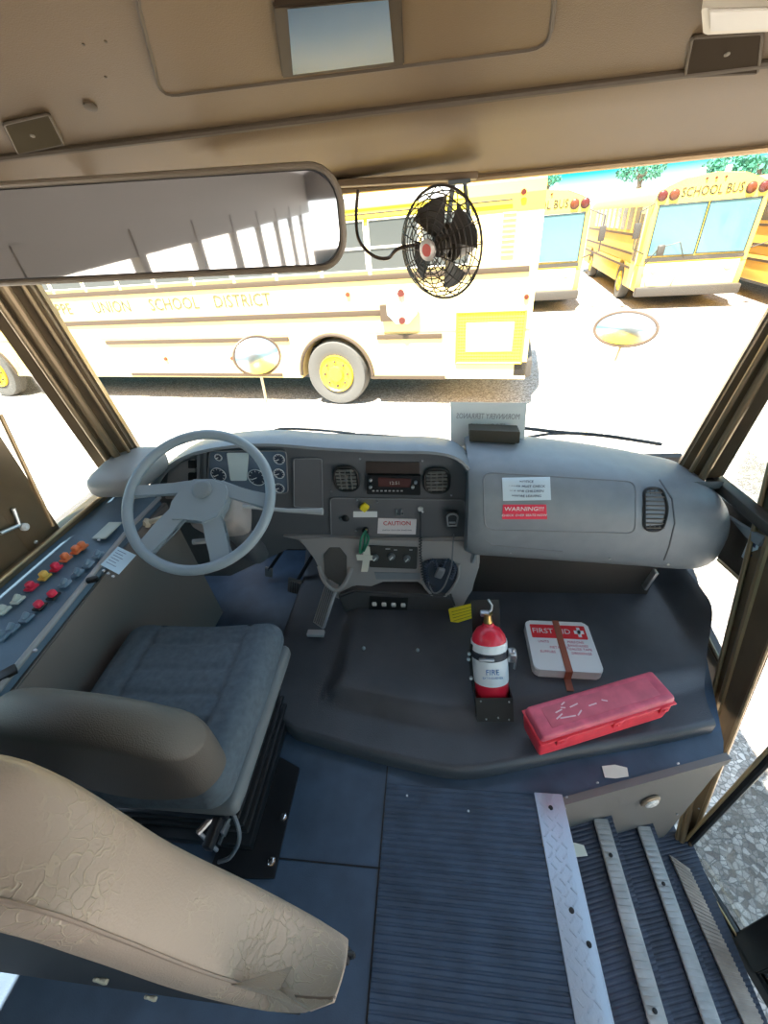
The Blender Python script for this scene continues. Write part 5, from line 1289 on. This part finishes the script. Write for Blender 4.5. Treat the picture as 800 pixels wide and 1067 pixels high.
addp(b, 'rub_rail', m_rail, NB, NM)
b = MB(); b.prism([V((-8.0, -.01, 2.80)), V((2.0, -.005, 2.80)), V((1.75, .02, 2.70)), V((-8, .02, 2.70))], (0, .02, .02)); b.box((-4, 1.25, 2.94), (12, 1.4, .03), bev=.01); addp(b, 'roof_panel', m_wroof, NB, NM)
b = MB(); b.prism([V((NL, -.004, 2.50)), V((NR, -.004, 2.50)), V((NR, .05, 2.68)), V((NL, .05, 2.68))], (0, .01, 0)); b.prism([V((NL, .045, 2.66)), V((NR, .045, 2.66)), V((NR, .20, 2.808)), V((NL, .20, 2.808))], (0, .02, -.02)); addp(b, 'roof_band_less_sun', mat('band_yellow_less_sun', (.82, .60, .02), .4), NB, NM, label='band above the windows, weaker sun painted as deeper yellow')  # bus paint where the sun strikes less, put in as deeper yellow
# louvre panel, radiator grille, lamps
b = MB()
for k in range(9): b.box((2.58, -.012, 2.05+.055*k), (.16, .02, .018))
addp(b, 'louvres', mat('louvre', (.66, .60, .34), .5), NB, NM)
gr = addp(MB().box((2.43, -.006, 1.04), (.92, .02, .70)), 'radiator_grille', m_grille, NB, NM, label='yellow mesh radiator grille')
b = MB(); b.box((2.43, -.02, 1.05), (.66, .02, .40), bev=.005); addp(b, 'grille_cover', m_byp, NB, NM, parent=gr)
b = MB()
for k in range(24): b.bar((1.98+.038*k, -.018, .70), (1.98+.038*k, -.018, 1.38), .008, .006, up=V((0, 1, 0)))
for k in range(16): b.bar((1.98, -.019, .71+.043*k), (2.88, -.019, .71+.043*k), .008, .006)
b.tube([V((1.96, -.02, .69)), V((2.9, -.02, .69)), V((2.9, -.02, 1.39)), V((1.96, -.02, 1.39))], .02, 6, closed=True); addp(b, 'grille_mesh', mat('mesh_pale', (.78, .68, .06), .5), NB, NM, parent=gr)
b = MB(); b.box((2.92, 1.25, .60), (.28, 2.5, .26), bev=.03); addp(b, 'rear_bumper', m_bump, NB, NM)
for x, z, m in ((2.88, 1.55, m_lampr), (2.72, 2.68, m_lampr), (.35, 1.68, m_lampa), (-3.3, .78, m_lampa), (-1.9, .78, m_lampa)):
    addp(MB().lathe([(.035, .0), (.03, -.03)], (x, 0, z), (0, 1, 0), 12), 'marker_lamp', m, NB, NM)
# stop arm
st_ = addp(MB().prism([V((1.18+.24*math.cos(PI/8+PI/4*k), -.10, 1.50+.24*math.sin(PI/8+PI/4*k))) for k in range(8)], (0, .02, 0)), 'stop_arm', mat('stop_face_white', (.85, .82, .78), .5), NB, NM, label='octagonal stop arm with red lamps')
b = MB(); b.prism([V((1.18+.19*math.cos(PI/8+PI/4*k), -.104, 1.50+.19*math.sin(PI/8+PI/4*k))) for k in range(8)], (0, .004, 0)); addp(b, 'red_field', mat('stop_red', (.8, .35, .28), .5), NB, NM, parent=st_)
for z in (1.68, 1.32): addp(MB().lathe([(.05, 0), (.045, -.03)], (1.18, -.105, z), (0, 1, 0), 16), 'stop_lamp', m_lampr, NB, NM, parent=st_)
text('lettering', 'STOP', m_white, .16, NM @ FACE(V((1.18, -.107, 1.50))), st_, .002)
b = MB(); b.box((.95, -.05, 1.42), (.2, .08, .22)); addp(b, 'stop_hinge', m_rail, NB, NM, parent=st_)
for s, x, sz in (('TAPPE', -5.3, .26), ('UNION', -4.05, .26), ('SCHOOL', -2.75, .26), ('DISTRICT', -1.45, .26)):
    text('lettering', s, mat('faded_letter', (.12, .10, .04), .7), sz, NM @ FACE(V((x, -.006, 1.66))), NB, .002, sx=.95)

# ---- flat-nosed buses facing us; local x across the front (viewer left to right), y backwards
def flat_bus(label, origin, uxv, L=10.5, detail=True):
    T, M = bus_root(label, origin, uxv, 'parked school buses'); Wd = 2.50; Hh = 2.96
    b = MB()
    sec_ = [(0, 1.05), (0, 2.40), (.04, 2.58), (.22, 2.76), (.65, 2.92), (1.25, 2.97), (1.85, 2.92), (2.28, 2.76), (2.46, 2.58), (2.5, 2.40), (2.5, 1.05)]
    b.prism([V((x, .0, z)) for x, z in sec_], (0, L, 0), bev=.03)
    ax1 = 2.1; ax2 = 8.2
    for y0_, y1_ in ((0, ax1-.6), (ax1+.6, ax2-.6), (ax2+.6, L)): b.box((1.25, (y0_+y1_)/2, .76), (2.5, y1_-y0_, .62), bev=.02)
    for yy in (ax1, ax2): b.prism([V((0, yy+.62, 1.1))]+[V((0, yy+.6*math.cos(a), .5+.6*math.sin(a))) for a in [PI*k/12 for k in range(13)]]+[V((0, yy-.62, 1.1))], (.5, 0, 0))
    addp(b, 'body', m_by, T, M)
    addp(MB().box((1.25, L/2, .55), (1.9, L-1, .5)), 'chassis', m_black, T, M)
    # windshield two panes
    for x0, x1 in ((.14, 1.23), (1.27, 2.36)):
        w_ = addp(MB().prism([V((x0, -.02, 1.30)), V((x1, -.02, 1.28)), V((x1, -.02, 2.40)), V((x0, -.02, 2.40))], (0, .03, 0), bev=.006), 'windshield_pane', m_wgl2, T, M)
        b = MB(); b.tube([V((x0, -.025, 1.30)), V((x1, -.025, 1.28)), V((x1, -.025, 2.40)), V((x0, -.025, 2.40))], .016, 6, closed=True); addp(b, 'gasket', m_black, T, M, parent=w_)
    b = MB(); b.box((1.25, -.025, 1.20), (2.3, .02, .09)); addp(b, 'cowl_strip', m_bump, T, M)
    b = MB(); b.box((1.25, -.012, .80), (2.2, .02, .62), bev=.01); fp_ = addp(b, 'front_panel', mat('front_cream', (.88, .74, .40), .5), T, M)
    for x in (.38, 2.12): addp(MB().lathe([(.09, 0), (.09, .02), (.05, .03)], (x, -.02, .98), (0, -1, 0), 20), 'headlamp', mat('headlamp', (.75, .75, .35), .2), T, M)
    addp(MB().box((1.25, -.13, .45), (2.5, .22, .24), bev=.04), 'bumper', m_bump, T, M)
    # warning lamps
    for x, m in ((.16, m_lampr), (.42, m_lampa), (2.06, m_lampa), (2.32, m_lampr)):
        l_ = addp(MB().lathe([(.10, 0), (.10, .05), (.07, .07)], (x, .0, 2.60), (0, -1, 0), 20), 'warning_lamp', m, T, M)
        addp(MB().lathe([(.12, 0), (.12, .015)], (x, .0, 2.60), (0, -1, 0), 20), 'lamp_surround', m_rail, T, M, parent=l_)
    for x in (1.05, 1.25, 1.45): addp(MB().lathe([(.03, 0), (.02, .03)], (x, .0, 2.86), (0, -1, 0), 10), 'clearance_lamp', m_lampr, T, M)
    for x in (1.0, 1.55): addp(MB().box((x, .3, 3.02), (.08, .2, .14), bev=.02), 'roof_horn', m_wroof, T, M)
    text('lettering', 'SCHOOL BUS', m_btxt, .27, M @ FACE(V((1.24, -.008, 2.62))), T, .003, sx=.82)
    # side towards viewer's left
    b = MB()
    for z in (1.75, 1.30, .95): b.box((-.01, L/2+.4, z), (.03, L-1.2, .06))
    addp(b, 'rub_rail', m_rail, T, M)
    y = 1.0
    for k in range(9):
        w_ = addp(MB().box((-.002, y+.33, 2.13), (.02, .62, .56)), 'window', m_wgl, T, M)
        y += .88
    b = MB(); b.box((-.02, .62, 1.45), (.03, .5, 1.9)); dr = addp(b, 'entrance_door', mat('door_cream', (.72, .60, .25), .5), T, M)
    b = MB(); b.box((-.04, .62, 1.7), (.01, .34, 1.1)); addp(b, 'door_glass', m_wgl, T, M, parent=dr)
    for yy in (ax1, ax2):
        w_ = addp(MB().lathe([(.29, .02), (.36, -.02), (.48, -.02), (.50, .03), (.50, .22), (.45, .26)], (.03, yy, .5), (1, 0, 0), 28), 'wheel', m_tyre, T, M)
        addp(MB().lathe([(.28, .018), (.27, -.02), (.25, .0), (.13, .005), (.11, -.04), (.06, -.05)], (.03, yy, .5), (1, 0, 0), 24), 'hub', m_hubm, T, M, parent=w_)
        addp(MB().lathe([(.50, 0), (.50, .2)], (2.27, yy, .5), (1, 0, 0), 24), 'wheel', m_tyre, T, M)
    # mirror arms in front
    for x, s in ((-.12, 1), (2.62, -1)):
        b = MB(); b.tube([V((x+.15*s, 0, 2.45)), V((x-.2*s, -.3, 2.3)), V((x-.2*s, -.3, 1.5)), V((x+.15*s, 0, 1.35))], .018, 6); b.box((x-.2*s, -.3, 1.9), (.16, .05, .34), bev=.02); addp(b, 'mirror_arm', m_bump, T, M)
    b = MB(); b.tube([V((.1, -.1, 1.1)), V((.25, -.5, 1.5)), V((.7, -.5, 1.6)), V((1.0, -.1, 1.2))], .014, 6); b.rbox(V((.3, -.5, 1.45)), (.18, .1, .24), .04, 3); addp(b, 'crossover_arm', m_bump, T, M)
    return T
C1 = at(655, 322, Z=GZ); C2 = at(768, 318, Z=GZ); uf = (C2-C1); uf.z = 0; uf.normalize(); uk = V((-uf.y, uf.x, 0))
flat_bus('yellow flat-nosed school bus facing us, fully visible at upper right', C1, uf)
flat_bus('school bus front half hidden behind the near bus and left of the full front', C1-uf*3.95+uk*.1, uf)
flat_bus('yellow school bus cut off by the right frame edge beside the full front', C1+uf*3.25-uk*3.2, uf)

# ================================================================== TREES far behind
m_leaf = mat('leaves_teal', (.05, .22, .13), .7, noise=.5, nscale=2)
def tree(px, py, Y, rad, lab):
    c = at(px, py, Y=Y); t = thing('tree', lab, 'tree', (c.x, c.y, GZ), group='trees beyond the buses')
    b = MB(); b.tube([(c.x, c.y, GZ), (c.x+.2, c.y, (c.z+GZ)/2), c], [.3, .22, .12], 8)
    for k in range(5): a = 2*PI*k/5; b.tube([(c.x+.1, c.y, c.z-rad*.6), c+V((rad*.5*math.cos(a), rad*.5*math.sin(a), rad*.1))], [.09, .04], 6)
    b.build('trunk', mat('bark', (.12, .09, .06), .9), t)
    b = MB(); rnd = random.Random(px)
    for k in range(900):
        d = V((rnd.gauss(0, 1), rnd.gauss(0, 1), rnd.gauss(0, .6))).normalized()*rad*(.35+.65*rnd.random()**.5)
        d.x *= 1.5; d.z *= .6
        p = c+d; n_ = V((rnd.gauss(0, 1), rnd.gauss(0, 1), rnd.gauss(0, 1))).normalized(); x = n_.orthogonal().normalized(); y = n_.cross(x); s = rad*.09*(.6+rnd.random())
        b.face([p-x*s, p-y*s*.6, p+x*s, p+y*s*.6])
    b.build('foliage', m_leaf, t, smooth=0)
tree(668, 178, 36, 1.0, 'teal green tree crown above the gap left of the full bus front')
tree(795, 174, 30, 1.3, 'teal green tree crown over the bus at the right edge')
tree(758, 172, 44, 1.2, 'teal green tree behind the roof of the full-front bus')
tree(570, 188, 34, .6, 'small dark tree tip above the half hidden bus')
